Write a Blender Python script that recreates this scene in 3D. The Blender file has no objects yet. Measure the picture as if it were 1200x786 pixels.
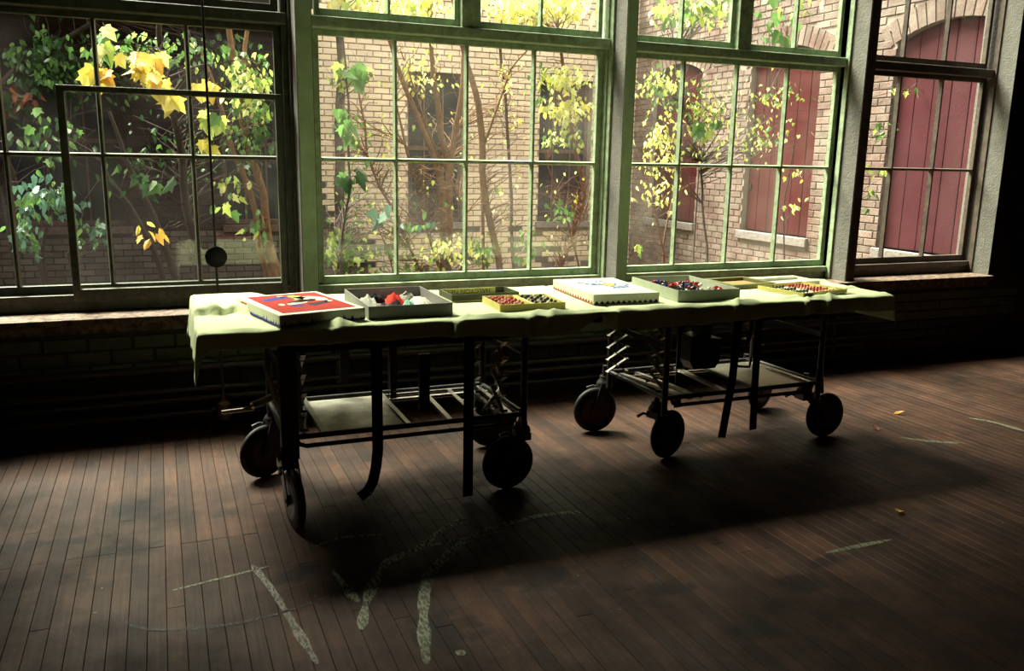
import bpy, math, random
import numpy as np
from mathutils import Vector, Matrix, noise
random.seed(7)
RNG = np.random.default_rng(7)
C = bpy.context.scene.collection
PI = math.pi
sc = bpy.context.scene

# ------------------------------------------------------------------ camera
EYE = 1.5
yaw, pitch, roll, F = 0.39338339, 0.20573078, 0.01910959, 990.778
fw = Vector((math.sin(yaw)*math.cos(pitch), math.cos(yaw)*math.cos(pitch), -math.sin(pitch)))
rt = Vector((math.cos(yaw), -math.sin(yaw), 0)); up = rt.cross(fw)
rt, up = math.cos(roll)*rt + math.sin(roll)*up, -math.sin(roll)*rt + math.cos(roll)*up
cd = bpy.data.cameras.new('camera'); cam = bpy.data.objects.new('camera', cd); C.objects.link(cam)
M = Matrix((( rt.x, up.x, -fw.x, 0), (rt.y, up.y, -fw.y, 0), (rt.z, up.z, -fw.z, EYE), (0, 0, 0, 1)))
cam.matrix_world = M
cd.sensor_width = 36; cd.lens = F/1200*36; cd.clip_start = .05; cd.clip_end = 200
sc.camera = cam

# ------------------------------------------------------------------ light
w = bpy.data.worlds.new('overcast_sky'); sc.world = w; w.use_nodes = True
nt = w.node_tree; bg = nt.nodes['Background']
bg.inputs[1].default_value = .72
_tc = nt.nodes.new('ShaderNodeTexCoord'); _sp = nt.nodes.new('ShaderNodeSeparateXYZ'); _mr = nt.nodes.new('ShaderNodeMapRange')   # overcast sky: zenith about three times the horizon
_mr.inputs['From Min'].default_value = 0; _mr.inputs['From Max'].default_value = 1; _mr.inputs['To Min'].default_value = .42; _mr.inputs['To Max'].default_value = 1.26
_vs = nt.nodes.new('ShaderNodeVectorMath'); _vs.operation = 'SCALE'; _vs.inputs[0].default_value = (1.0, .955, .80)
nt.links.new(_tc.outputs['Generated'], _sp.inputs[0]); nt.links.new(_sp.outputs['Z'], _mr.inputs['Value']); nt.links.new(_mr.outputs[0], _vs.inputs['Scale']); nt.links.new(_vs.outputs[0], bg.inputs[0])
sd = bpy.data.lights.new('hazy_sun', 'SUN'); sd.energy = 3.8; sd.angle = math.radians(28); sd.color = (1, .96, .80)   # bright patch of thin cloud
so = bpy.data.objects.new('hazy_sun', sd); C.objects.link(so); so.location = (0, 20, 20)
so.rotation_euler = Vector((-.42, .66, 1.15)).to_track_quat('Z', 'Y').to_euler()
sc.view_settings.view_transform = 'Standard'; sc.view_settings.look = 'None'
sc.view_settings.exposure = 3.0; sc.view_settings.gamma = 1; sc.view_settings.use_curve_mapping = False
sc.cycles.max_bounces = 8; sc.cycles.transparent_max_bounces = 24
sc.cycles.sample_clamp_indirect = 8
for x0, x1 in ((-1.2, .64), (.89, 2.7), (2.91, 4.68), (4.87, 6.19)):       # portals in the four window openings (sampling aid, no light of their own)
    ld = bpy.data.lights.new('window_portal', 'AREA'); ld.shape = 'RECTANGLE'; ld.size = x1-x0; ld.size_y = 2.75
    ld.cycles.is_portal = True
    lo = bpy.data.objects.new('window_portal', ld); C.objects.link(lo)
    lo.location = ((x0+x1)/2, 5.22, 2.15); lo.rotation_euler = (-PI/2, 0, 0)

# ------------------------------------------------------------------ materials
def mat(name, col, rough=.6, spec=.4, metal=0, noise_s=0, noise_a=0, col2=None, bump=0, bump_s=40, trans=0, isl=0, coord='Object'):
    m = bpy.data.materials.new(name); m.use_nodes = True; t = m.node_tree; N = t.nodes; Lk = t.links
    b = N['Principled BSDF']; b.inputs['Roughness'].default_value = rough; b.inputs['Metallic'].default_value = metal
    b.inputs['Specular IOR Level'].default_value = spec
    b.inputs['Base Color'].default_value = (*col, 1)
    out = None
    geo = N.new('ShaderNodeNewGeometry')
    pos = geo.outputs['Position']
    if noise_s:
        nz = N.new('ShaderNodeTexNoise'); nz.inputs['Scale'].default_value = noise_s; nz.inputs['Detail'].default_value = 6
        nz.inputs['Roughness'].default_value = .65
        Lk.new(pos, nz.inputs['Vector'])
        r = N.new('ShaderNodeMapRange'); r.inputs['From Min'].default_value = .5-noise_a; r.inputs['From Max'].default_value = .5+noise_a
        Lk.new(nz.outputs['Fac'], r.inputs['Value'])
        mx = N.new('ShaderNodeMix'); mx.data_type = 'RGBA'
        mx.inputs[6].default_value = (*col, 1); mx.inputs[7].default_value = (*(col2 or [c*.5 for c in col]), 1)
        Lk.new(r.outputs[0], mx.inputs[0]); out = mx.outputs[2]
    if isl:
        hs = N.new('ShaderNodeHueSaturation'); rr = N.new('ShaderNodeMapRange')
        rr.inputs['To Min'].default_value = 1-isl; rr.inputs['To Max'].default_value = 1+isl
        Lk.new(geo.outputs['Random Per Island'], rr.inputs['Value']); Lk.new(rr.outputs[0], hs.inputs['Value'])
        oi = N.new('ShaderNodeObjectInfo'); ad = N.new('ShaderNodeMath'); ad.operation = 'ADD'; fr = N.new('ShaderNodeMath'); fr.operation = 'FRACT'
        Lk.new(geo.outputs['Random Per Island'], ad.inputs[0]); Lk.new(oi.outputs['Random'], ad.inputs[1]); Lk.new(ad.outputs[0], fr.inputs[0])
        Lk.new(fr.outputs[0], rr.inputs['Value'])
        if out: Lk.new(out, hs.inputs['Color'])
        else: hs.inputs['Color'].default_value = (*col, 1)
        out = hs.outputs[0]
    if out: Lk.new(out, b.inputs['Base Color'])
    if bump:
        n2 = N.new('ShaderNodeTexNoise'); n2.inputs['Scale'].default_value = bump_s; n2.inputs['Detail'].default_value = 5
        Lk.new(pos, n2.inputs['Vector'])
        bp = N.new('ShaderNodeBump'); bp.inputs['Strength'].default_value = bump; bp.inputs['Distance'].default_value = .01
        Lk.new(n2.outputs['Fac'], bp.inputs['Height']); Lk.new(bp.outputs[0], b.inputs['Normal'])
    if trans:
        tr = N.new('ShaderNodeBsdfTranslucent'); ms = N.new('ShaderNodeMixShader'); ms.inputs[0].default_value = trans
        if out: Lk.new(out, tr.inputs['Color'])
        else: tr.inputs['Color'].default_value = (*col, 1)
        Lk.new(b.outputs[0], ms.inputs[1]); Lk.new(tr.outputs[0], ms.inputs[2])
        Lk.new(ms.outputs[0], N['Material Output'].inputs['Surface'])
    return m

PAINT = mat('green_paint', (.41, .54, .34), .42, .5, noise_s=9, noise_a=.2, col2=(.29, .38, .23), bump=.35, bump_s=60)
PAINT_SASH = mat('sash_paint', (.40, .52, .33), .4, .5, noise_s=22, noise_a=.2, col2=(.20, .24, .15), bump=.3, bump_s=90)
PAINT_DARK = mat('brown_shade_paint', (.07, .055, .045), .5, .4, noise_s=14, noise_a=.15, col2=(.13, .10, .08), bump=.3)
PAINT_W1 = mat('shaded_green_paint', (0.082, 0.096, 0.062), .45, .5, noise_s=18, noise_a=.15, col2=(0.043, 0.038, 0.029), bump=.3)  # same green paint, the left window's dimness put into its colour
GREY_WALL = mat('grey_plaster_lit_side', (0.168, 0.160, 0.140), .7, .3, noise_s=12, noise_a=.2, col2=(0.120, 0.116, 0.100), bump=.4, bump_s=70)
SILL = mat('flaking_sill', (0.208, 0.136, 0.096), .7, .3, noise_s=25, noise_a=.1, col2=(0.056, 0.040, 0.032), bump=.9, bump_s=60)
PLASTER = mat('dark_plaster', (0.030, 0.028, 0.030), .8, .2, noise_s=6, noise_a=.2, bump=.3, bump_s=30)
CEIL = mat('ceiling_paint', (0.080, 0.075, 0.065), .8, .2)
BRICK_IN = mat('painted_brick', (0.093, 0.104, 0.066), .55, .4, noise_s=15, noise_a=.2, col2=(0.055, 0.060, 0.041), bump=.4, isl=.15)
BRICK_DADO = mat('black_painted_brick', (.022, .02, .026), .5, .4, noise_s=15, noise_a=.2, bump=.4, isl=.2)
MORTAR_IN = mat('dark_mortar', (.05, .05, .04), .9, .1)
BRICK_WING = mat('whitewashed_brick', (0.250, 0.201, 0.175), .85, .2, noise_s=2.6, noise_a=.13, col2=(0.144, 0.081, 0.069), bump=.5, bump_s=50, isl=.22)
BRICK_FAR = mat('cream_washed_brick', (0.780, 0.655, 0.515), .85, .2, noise_s=1.1, noise_a=.2, col2=(0.562, 0.437, 0.343), bump=.5, bump_s=50, isl=.12)
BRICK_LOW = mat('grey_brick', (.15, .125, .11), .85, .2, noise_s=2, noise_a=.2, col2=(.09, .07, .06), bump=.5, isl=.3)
BRICK_FAR_DK = mat('shaded_bare_brick', (0.044, 0.033, 0.029), .85, .2, noise_s=2, noise_a=.2, col2=(0.024, 0.017, 0.015), bump=.5, isl=.3)  # bare brick, with the left courtyard's shade put into its colour
MORTAR_DK = mat('shaded_mortar', (.05, .04, .038), .9, .1)  # mortar of the far wall's left part, darkened to stand for shade
MORTAR = mat('lime_mortar', (0.350, 0.308, 0.266), .9, .1, noise_s=5, noise_a=.2, col2=(0.231, 0.196, 0.168))
STONE = mat('sill_stone', (0.277, 0.251, 0.238), .8, .3, noise_s=20, noise_a=.2, col2=(0.145, 0.125, 0.119), bump=.5)
RED = mat('red_paint', (0.071, 0.009, 0.009), .7, .15, noise_s=3, noise_a=.25, col2=(0.052, 0.008, 0.009), bump=.2, isl=.12)
RED_FADED = mat('faded_red_paint', (0.083, 0.018, 0.024), .7, .15, noise_s=3, noise_a=.25, col2=(0.060, 0.012, 0.017), bump=.2, isl=.12)
DARKROOM = mat('dark_interior', (.012, .011, .014), .9, .1)
WOODTRIM = mat('weathered_trim', (.16, .10, .09), .8, .2, noise_s=20, noise_a=.2)
SOIL = mat('leaf_litter', (0.085, 0.060, 0.035), .95, .1, noise_s=14, noise_a=.2, col2=(0.165, 0.110, 0.040), bump=1, bump_s=25)
CLOTH = mat('cream_cloth', (.66, .74, .44), .85, .15, bump=.15, bump_s=500)
BLACK = mat('black_metal', (.018, .017, .02), .38, .5, noise_s=30, noise_a=.2, col2=(.035, .028, .025))
CHROME = mat('worn_chrome', (.55, .54, .50), .25, .5, metal=1, noise_s=40, noise_a=.15, col2=(.25, .23, .2))
STEEL = mat('dull_steel', (.42, .41, .36), .32, .5, metal=.85, noise_s=9, noise_a=.2, col2=(.26, .24, .2))
RUBBER = mat('black_rubber', (0.007, 0.007, 0.008), .6, .35)
HUB = mat('dark_red_hub', (0.025, 0.008, 0.007), .35, .5)
WEB = mat('black_webbing', (.010, .010, .012), .8, .2)
BRASS = mat('tarnished_brass', (.20, .12, .08), .4, .5, metal=.6, noise_s=60, noise_a=.2)
def flat(name, c, r=.75, s=.2): return mat(name, c, r, s)
CARD_WHITE = mat('white_card', (.80, .80, .66), .55, .35, noise_s=20, noise_a=.3, col2=(.72, .71, .58))
CARD_RED = mat('red_print', (.45, .03, .02), .8, .15, noise_s=30, noise_a=.2, col2=(.36, .03, .02))
CARD_GREY = mat('grey_card', (.30, .29, .27), .6, .3, noise_s=12, noise_a=.2, col2=(.22, .21, .2))
CARD_SAGE = mat('sage_card', (.46, .50, .38), .6, .3, noise_s=12, noise_a=.2, col2=(.36, .40, .30))
CARD_OLIVE = mat('olive_card', (.16, .17, .07), .6, .3)
CARD_DKOLIVE = mat('dark_olive_card', (.055, .06, .03), .55, .35)
CARD_YEL = mat('yellow_card', (.72, .62, .20), .55, .35, noise_s=25, noise_a=.25, col2=(.58, .50, .14))
CREAM = flat('cream_paper', (.82, .78, .50))
INK_BLUE = flat('blue_ink', (.035, .04, .25)); INK_DK = flat('dark_ink', (.02, .022, .03)); INK_RED = flat('red_ink', (.42, .07, .04))
INK_ORANGE = flat('orange_ink', (.80, .42, .08)); INK_GREEN = flat('green_ink', (.30, .38, .10)); INK_LBLUE = flat('steel_blue_ink', (.08, .18, .35))
F_GREY = mat('grey_felt', (.36, .36, .30), .9, .1, bump=.6, bump_s=80); F_WHITE = mat('white_felt', (.70, .70, .55), .9, .1, bump=.6, bump_s=80)
F_BLACK = mat('black_felt', (.02, .02, .022), .9, .1, bump=.6, bump_s=80); F_RED = flat('scarlet_felt', (.75, .05, .03), .9, .1)
F_TEAL = flat('pale_teal_felt', (.25, .50, .38), .9, .1); F_BROWN = mat('taupe_felt', (.16, .12, .11), .9, .1)
BEAD_R = flat('red_bead', (.40, .03, .03), .2, .5); BEAD_P = flat('pink_bead', (.65, .25, .20), .25, .5)
BEAD_K = flat('black_bead', (.02, .025, .02), .2, .5); BEAD_W = flat('ivory_bead', (.78, .72, .5), .25, .5); BEAD_B = flat('blue_bead', (.03, .05, .35), .2, .5)
BEAD_DG = flat('dark_green_bead', (.05, .07, .03), .25, .5)
BARK_BR = mat('brown_bark', (.27, .15, .08), .9, .1, noise_s=20, noise_a=.2, col2=(.14, .08, .05), bump=.6)
BARK_GY = mat('grey_bark', (.15, .12, .11), .9, .1, noise_s=20, noise_a=.2, col2=(.08, .06, .055), bump=.6)
BARK_DK = mat('dark_bark', (.055, .04, .038), .9, .1, bump=.6)
BARK_RED = mat('reddish_bark', (.20, .10, .07), .9, .1)
LM = dict(y=mat('yellow_leaf', (.72, .62, .12), .5, .3, trans=.5, isl=.15), py=mat('pale_yellow_leaf', (.74, .74, .34), .5, .3, trans=.5, isl=.18),
          yg=mat('lime_leaf', (.46, .56, .13), .5, .3, trans=.5, isl=.2), g=mat('green_leaf', (.10, .21, .05), .5, .35, trans=.45, isl=.25),
          dg=mat('dark_green_leaf', (.025, .065, .02), .5, .3, trans=.35, isl=.3), bg=mat('blue_green_leaf', (.08, .17, .12), .45, .4, trans=.3, isl=.25),
          o=mat('orange_leaf', (.75, .42, .08), .5, .3, trans=.45, isl=.15), rd=mat('rust_leaf', (.16, .045, .02), .6, .2, trans=.3, isl=.2))
KIND = {'Y': 'yyyyyo', 'YG': ['yg', 'yg', 'py', 'g'], 'YY': ['py', 'py', 'yg', 'y'], 'G': ['g', 'g', 'yg', 'g'], 'DG': ['dg', 'dg', 'g'],
        'BG': ['bg', 'bg', 'g'], 'O': ['o', 'y'], 'RD': ['rd', 'dg']}

def glass_mat(name, dirt, col=(.75, .7, .6)):
    m = bpy.data.materials.new(name); m.use_nodes = True; t = m.node_tree; N = t.nodes; Lk = t.links; N.clear()
    o = N.new('ShaderNodeOutputMaterial'); tr = N.new('ShaderNodeBsdfTransparent'); tr.inputs[0].default_value = (.93, .95, .92, 1)
    gl = N.new('ShaderNodeBsdfGlossy'); gl.inputs['Roughness'].default_value = .02
    fr = N.new('ShaderNodeMath'); fr.operation = 'MULTIPLY_ADD'; fr.inputs[1].default_value = .9; fr.inputs[2].default_value = .04
    gg = N.new('ShaderNodeNewGeometry'); dt = N.new('ShaderNodeVectorMath'); dt.operation = 'DOT_PRODUCT'; Lk.new(gg.outputs['Normal'], dt.inputs[0]); Lk.new(gg.outputs['Incoming'], dt.inputs[1])
    ab = N.new('ShaderNodeMath'); ab.operation = 'ABSOLUTE'; Lk.new(dt.outputs['Value'], ab.inputs[0]); iv = N.new('ShaderNodeMath'); iv.operation = 'SUBTRACT'; iv.inputs[0].default_value = 1; Lk.new(ab.outputs[0], iv.inputs[1])
    pw = N.new('ShaderNodeMath'); pw.operation = 'POWER'; Lk.new(iv.outputs[0], pw.inputs[0]); pw.inputs[1].default_value = 5; Lk.new(pw.outputs[0], fr.inputs[0])     # Schlick reflectance
    mx = N.new('ShaderNodeMixShader')
    df = N.new('ShaderNodeBsdfTranslucent'); df.inputs[0].default_value = (*col, 1); mx2 = N.new('ShaderNodeMixShader')
    g = N.new('ShaderNodeNewGeometry'); nz = N.new('ShaderNodeTexNoise'); nz.inputs['Scale'].default_value = 2.2; nz.inputs['Detail'].default_value = 5
    mr = N.new('ShaderNodeMapRange'); mr.inputs['From Min'].default_value = .35; mr.inputs['From Max'].default_value = .7; mr.inputs['To Max'].default_value = dirt
    Lk.new(g.outputs['Position'], nz.inputs['Vector']); Lk.new(nz.outputs['Fac'], mr.inputs['Value'])
    Lk.new(fr.outputs[0], mx.inputs[0]); Lk.new(tr.outputs[0], mx.inputs[1]); Lk.new(gl.outputs[0], mx.inputs[2])
    Lk.new(mr.outputs[0], mx2.inputs[0]); Lk.new(mx.outputs[0], mx2.inputs[1]); Lk.new(df.outputs[0], mx2.inputs[2])
    Lk.new(mx2.outputs[0], o.inputs[0]); return m
GLASS = glass_mat('window_glass', .02); GLASS_DUSTY = glass_mat('dusty_window_glass', .007, (.7, .62, .6))
GLASS_FAR = mat('dark_glass', (.02, .022, .03), .12, .6)

# floor boards: worn varnish with grain, board-to-board variation and spilled stains
def floor_mat():
    m = mat('worn_floorboard', (.041, .019, .011), .5, .2, isl=.34); t = m.node_tree; N = t.nodes; Lk = t.links; b = N['Principled BSDF']
    base = b.inputs['Base Color'].links[0].from_socket; geo = [n for n in N if n.type == 'NEW_GEOMETRY'][0]
    mp = N.new('ShaderNodeMapping'); mp.inputs['Scale'].default_value = (60, 4, 1); Lk.new(geo.outputs['Position'], mp.inputs[0])
    gr = N.new('ShaderNodeTexNoise'); gr.inputs['Scale'].default_value = 1; gr.inputs['Detail'].default_value = 6; Lk.new(mp.outputs[0], gr.inputs['Vector'])
    wr = N.new('ShaderNodeTexNoise'); wr.inputs['Scale'].default_value = 2.3; wr.inputs['Detail'].default_value = 8; wr.inputs['Roughness'].default_value = .7
    Lk.new(geo.outputs['Position'], wr.inputs['Vector'])
    def ramp(src, a, c, lo, hi):
        r = N.new('ShaderNodeMapRange'); r.inputs['From Min'].default_value = a; r.inputs['From Max'].default_value = c
        r.inputs['To Min'].default_value = lo; r.inputs['To Max'].default_value = hi; Lk.new(src, r.inputs['Value']); return r.outputs[0]
    def mul(s1, s2):
        x = N.new('ShaderNodeMath'); x.operation = 'MULTIPLY'; Lk.new(s1, x.inputs[0]); Lk.new(s2, x.inputs[1]); return x.outputs[0]
    f = mul(ramp(gr.outputs['Fac'], .3, .7, .72, 1.25), ramp(wr.outputs['Fac'], .34, .66, .32, 1.6))
    stains = [(-.2, 3.74, .10, .12), (-.20, 3.34, .13, .05), (.18, 3.58, .06, .05), (.39, 2.93, .10, .08), (1.73, 2.02, .09, .07), (1.89, 2.11, .08, .05),
              (2.1, 2.22, .09, .07), (2.32, 2.33, .09, .04), (1.59, 2.36, .11, .05), (.76, 2.37, .12, .12), (1.2, 2.6, .14, .1), (-.75, 3.5, .5, .05)]
    wob = N.new('ShaderNodeTexNoise'); wob.inputs['Scale'].default_value = 14; wob.inputs['Detail'].default_value = 4; Lk.new(geo.outputs['Position'], wob.inputs['Vector'])
    for x, y, rx, ry in stains:
        s = N.new('ShaderNodeMapping'); s.vector_type = 'TEXTURE'; s.inputs['Location'].default_value = (x, y, 0); s.inputs['Scale'].default_value = (rx, ry, 1)
        Lk.new(geo.outputs['Position'], s.inputs[0]); ln = N.new('ShaderNodeVectorMath'); ln.operation = 'LENGTH'; Lk.new(s.outputs[0], ln.inputs[0])
        ad = N.new('ShaderNodeMath'); ad.operation = 'ADD'; Lk.new(ln.outputs['Value'], ad.inputs[0]); Lk.new(ramp(wob.outputs['Fac'], .3, .7, -.55, .55), ad.inputs[1])
        f = mul(f, ramp(ad.outputs[0], .6, 1.15, .25, 1))
    vm = N.new('ShaderNodeVectorMath'); vm.operation = 'SCALE'; Lk.new(base, vm.inputs[0]); Lk.new(f, vm.inputs['Scale'])
    Lk.new(vm.outputs[0], b.inputs['Base Color'])
    Lk.new(ramp(wr.outputs['Fac'], .3, .7, .75, .45), b.inputs['Roughness'])
    bp = N.new('ShaderNodeBump'); bp.inputs['Strength'].default_value = .35; bp.inputs['Distance'].default_value = .004
    Lk.new(gr.outputs['Fac'], bp.inputs['Height']); Lk.new(bp.outputs[0], b.inputs['Normal'])
    return m
BOARD = floor_mat()
def worn_paint(name, col, keep):
    m = bpy.data.materials.new(name); m.use_nodes = True; t = m.node_tree; N = t.nodes; Lk = t.links; b = N['Principled BSDF']
    b.inputs['Base Color'].default_value = (*col, 1); b.inputs['Roughness'].default_value = .6
    g = N.new('ShaderNodeNewGeometry'); nz = N.new('ShaderNodeTexNoise'); nz.inputs['Scale'].default_value = 1; nz.inputs['Detail'].default_value = 6; nz.inputs['Roughness'].default_value = .75
    mp_ = N.new('ShaderNodeMapping'); mp_.inputs['Scale'].default_value = (90, 28, 1)
    Lk.new(g.outputs['Position'], mp_.inputs[0]); Lk.new(mp_.outputs[0], nz.inputs['Vector']); r = N.new('ShaderNodeMapRange')
    r.inputs['From Min'].default_value = keep-.08; r.inputs['From Max'].default_value = keep+.14; Lk.new(nz.outputs['Fac'], r.inputs['Value'])
    tr = N.new('ShaderNodeBsdfTransparent'); mx = N.new('ShaderNodeMixShader'); Lk.new(r.outputs[0], mx.inputs[0]); Lk.new(tr.outputs[0], mx.inputs[1]); Lk.new(b.outputs[0], mx.inputs[2])
    Lk.new(mx.outputs[0], N['Material Output'].inputs['Surface']); return m
CHALK = worn_paint('worn_white_paint', (.16, .17, .11), .43); CHALK_SOLID = worn_paint('thick_white_paint', (.17, .155, .13), .42)
SCUFF = worn_paint('black_scuff', (.02, .015, .015), .46)

# ------------------------------------------------------------------ mesh helpers
def tag(o, label=None, cat=None, group=None, kind=None):
    if label: o['label'] = label
    if cat: o['category'] = cat
    if group: o['group'] = group
    if kind: o['kind'] = kind
    return o
def empty(name, loc=(0, 0, 0), rz=0, parent=None):
    o = bpy.data.objects.new(name, None); C.objects.link(o); o.location = loc; o.rotation_euler = (0, 0, rz); o.empty_display_size = .1
    if parent: o.parent = parent
    return o
def link(name, me, parent=None, loc=(0, 0, 0), rot=(0, 0, 0)):
    o = bpy.data.objects.new(name, me); C.objects.link(o)
    if parent: o.parent = parent
    o.location = loc; o.rotation_euler = rot; return o
class MB:
    def __init__(s): s.v = []; s.f = []; s.m = []
    def add(s, vs, fs, m=0):
        n = len(s.v); s.v += [tuple(p) for p in vs]; s.f += [tuple(i+n for i in f) for f in fs]; s.m += [m]*len(fs); return s
    def box(s, x0, x1, y0, y1, z0, z1, m=0):
        return s.add([(x0,y0,z0),(x1,y0,z0),(x1,y1,z0),(x0,y1,z0),(x0,y0,z1),(x1,y0,z1),(x1,y1,z1),(x0,y1,z1)],
                     [(0,3,2,1),(4,5,6,7),(0,1,5,4),(1,2,6,5),(2,3,7,6),(3,0,4,7)], m)
    def bar(s, p, q, a, b, m=0, upv=(0, 0, 1)):                                 # rectangular bar from p to q, section a x b
        p, q = Vector(p), Vector(q); d = (q-p).normalized(); u = Vector(upv)
        if abs(d.dot(u)) > .95: u = Vector((0, 1, 0))
        r = d.cross(u).normalized()*a/2; t = r.cross(d).normalized()*b/2
        vs = [e+i*r+j*t for e in (p, q) for i, j in ((-1,-1),(1,-1),(1,1),(-1,1))]
        return s.add(vs, [(3,2,1,0),(4,5,6,7),(0,1,5,4),(1,2,6,5),(2,3,7,6),(3,0,4,7)], m)
    def tube(s, pts, r, n=8, m=0, cap=True):
        pts = [Vector(p) for p in pts]; k = len(pts); R = r if isinstance(r, (list, tuple)) else [r]*k
        vs = []; u = None
        for i, p in enumerate(pts):
            d = (pts[min(i+1, k-1)]-pts[max(i-1, 0)]).normalized()
            if u is None: u = d.orthogonal().normalized()
            u = (u-d*u.dot(d)).normalized(); w_ = d.cross(u)
            for j in range(n):
                a = 2*PI*j/n; vs.append(p+R[i]*(math.cos(a)*u+math.sin(a)*w_))
        fs = [(i*n+j, i*n+(j+1) % n, (i+1)*n+(j+1) % n, (i+1)*n+j) for i in range(k-1) for j in range(n)]
        if cap: fs += [tuple(range(n-1, -1, -1)), tuple((k-1)*n+j for j in range(n))]
        return s.add(vs, fs, m)
    def lathe(s, prof, c, ax, n=24, m=0):                                        # prof: (radius, height along axis)
        ax = Vector(ax).normalized(); u = ax.orthogonal().normalized(); w_ = ax.cross(u); c = Vector(c)
        vs = [c+ax*h+r*(math.cos(2*PI*j/n)*u+math.sin(2*PI*j/n)*w_) for r, h in prof for j in range(n)]; k = len(prof)
        fs = [(i*n+j, i*n+(j+1) % n, (i+1)*n+(j+1) % n, (i+1)*n+j) for i in range(k-1) for j in range(n)]
        fs += [tuple(range(n-1, -1, -1)), tuple((k-1)*n+j for j in range(n))]
        return s.add(vs, fs, m)
    def prism(s, poly, f, h, m=0):                                               # poly of 2-D points, f maps (a,b,t) to 3-D, t in 0..h
        n = len(poly); vs = [f(a, b, 0) for a, b in poly]+[f(a, b, h) for a, b in poly]
        return s.add(vs, [tuple(range(n-1, -1, -1)), tuple(range(n, 2*n))]+[(i, (i+1) % n, n+(i+1) % n, n+i) for i in range(n)], m)
    def mesh(s, name, mats, org=(0, 0, 0), smooth=False):
        me = bpy.data.meshes.new(name); me.from_pydata([(x-org[0], y-org[1], z-org[2]) for x, y, z in s.v], [], s.f)
        for m in (mats if isinstance(mats, (list, tuple)) else [mats]): me.materials.append(m)
        me.polygons.foreach_set('material_index', s.m)
        if smooth: me.polygons.foreach_set('use_smooth', [True]*len(me.polygons)); me.set_sharp_from_angle(angle=.8)
        me.update(); return me
    def build(s, name, mats, parent=None, org=(0, 0, 0), smooth=False, bevel=0):
        o = link(name, s.mesh(name, mats, org, smooth), parent)
        if bevel:
            b = o.modifiers.new('edge', 'BEVEL'); b.width = bevel; b.segments = 2; b.limit_method = 'ANGLE'
        return o
def bx(name, m, x0, x1, y0, y1, z0, z1, parent=None, bevel=.003):
    return MB().box(x0, x1, y0, y1, z0, z1).build(name, m, parent, bevel=bevel)

# ------------------------------------------------------------------ setting: interior shell
def struct(name, label, parent=None): return tag(empty(name, parent=parent), label, kind='structure')
YW = 4.885                                                                        # wall face behind the bricks
fl = tag(MB().box(-4, 9.5, -4, YW, -.12, -.022).build('floor', MORTAR_IN), 'worn wooden strip floor of the dark room', kind='structure')
def board_mesh(wd, ln):
    b = MB(); c = .0012; x, y = wd/2-.0006, ln/2-.0008
    b.add([(-x,-y,-.02),(x,-y,-.02),(x,y,-.02),(-x,y,-.02),(-x,-y,-c),(x,-y,-c),(x,y,-c),(-x,y,-c),(-x+c,-y+c,0),(x-c,-y+c,0),(x-c,y-c,0),(-x+c,y-c,0)],
          [(3,2,1,0),(0,1,5,4),(1,2,6,5),(2,3,7,6),(3,0,4,7),(4,5,9,8),(5,6,10,9),(6,7,11,10),(7,4,8,11),(8,9,10,11)])
    return b
BW = .058; cache = {}; rest = MB()
nb = 0; x = -1.6
while x < 7.0:
    if nb < 298:
        j = round(random.uniform(2.1, 4.3), 1) if x > .42 else 3.33+random.choice([0, 0, 0, .3, -.5])
        j = round(j, 1) if x > .42 else round(j, 2)
        for a, b_ in ((1.2, j), (j, YW-.005)):
            L_ = round(b_-a, 3)
            if L_ not in cache: cache[L_] = board_mesh(BW, L_).mesh('floor_board', BOARD)
            link('floor_board', cache[L_], fl, (x, (a+b_)/2, random.uniform(-.0012, 0))); nb += 1
    else: rest.box(x-BW/2+.0006, x+BW/2-.0006, 1.2, YW-.005, -.02, 0)
    x += BW
xx = -4+BW/2
while xx < 9.5:
    if xx < -1.6-BW*.6 or xx > x-BW*.4: rest.box(xx-BW/2+.0006, xx+BW/2-.0006, 1.2, YW-.005, -.02, random.uniform(-.001, 0))
    rest.box(xx-BW/2+.0006, xx+BW/2-.0006, -4, 1.199, -.02, random.uniform(-.001, 0)); xx += BW
tag(rest.build('floor_boards', BOARD, fl), kind='stuff')

wn = tag(MB().box(-4, 9.5, YW, 5.2, -.12, .60).box(-4, -1.26, YW, 5.2, .60, 3.5).box(6.23, 9.5, YW, 5.2, .60, 3.5).box(-4, 9.5, YW, 5.2, 3.5, 5.0)
         .build('wall_north', PLASTER), 'long window wall of painted brick below the sills', kind='structure')
for nm, b, lb in (('wall_west', (-4.15, -4, -4, 5.3, -.12, 3.9), 'dark wall at the left end of the room'), ('wall_east', (9.5, 9.65, -4, 5.3, -.12, 3.9), 'dark wall at the right end of the room'),
                  ('wall_south', (-4, 9.5, -4.15, -4, -.12, 3.9), 'dark wall behind the viewer')):
    tag(MB().box(*b).build(nm, PLASTER), lb, kind='structure')
tag(MB().box(-4, 9.5, -4, YW, 3.8, 3.95).build('ceiling', CEIL), 'dim painted ceiling', kind='structure')

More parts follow.
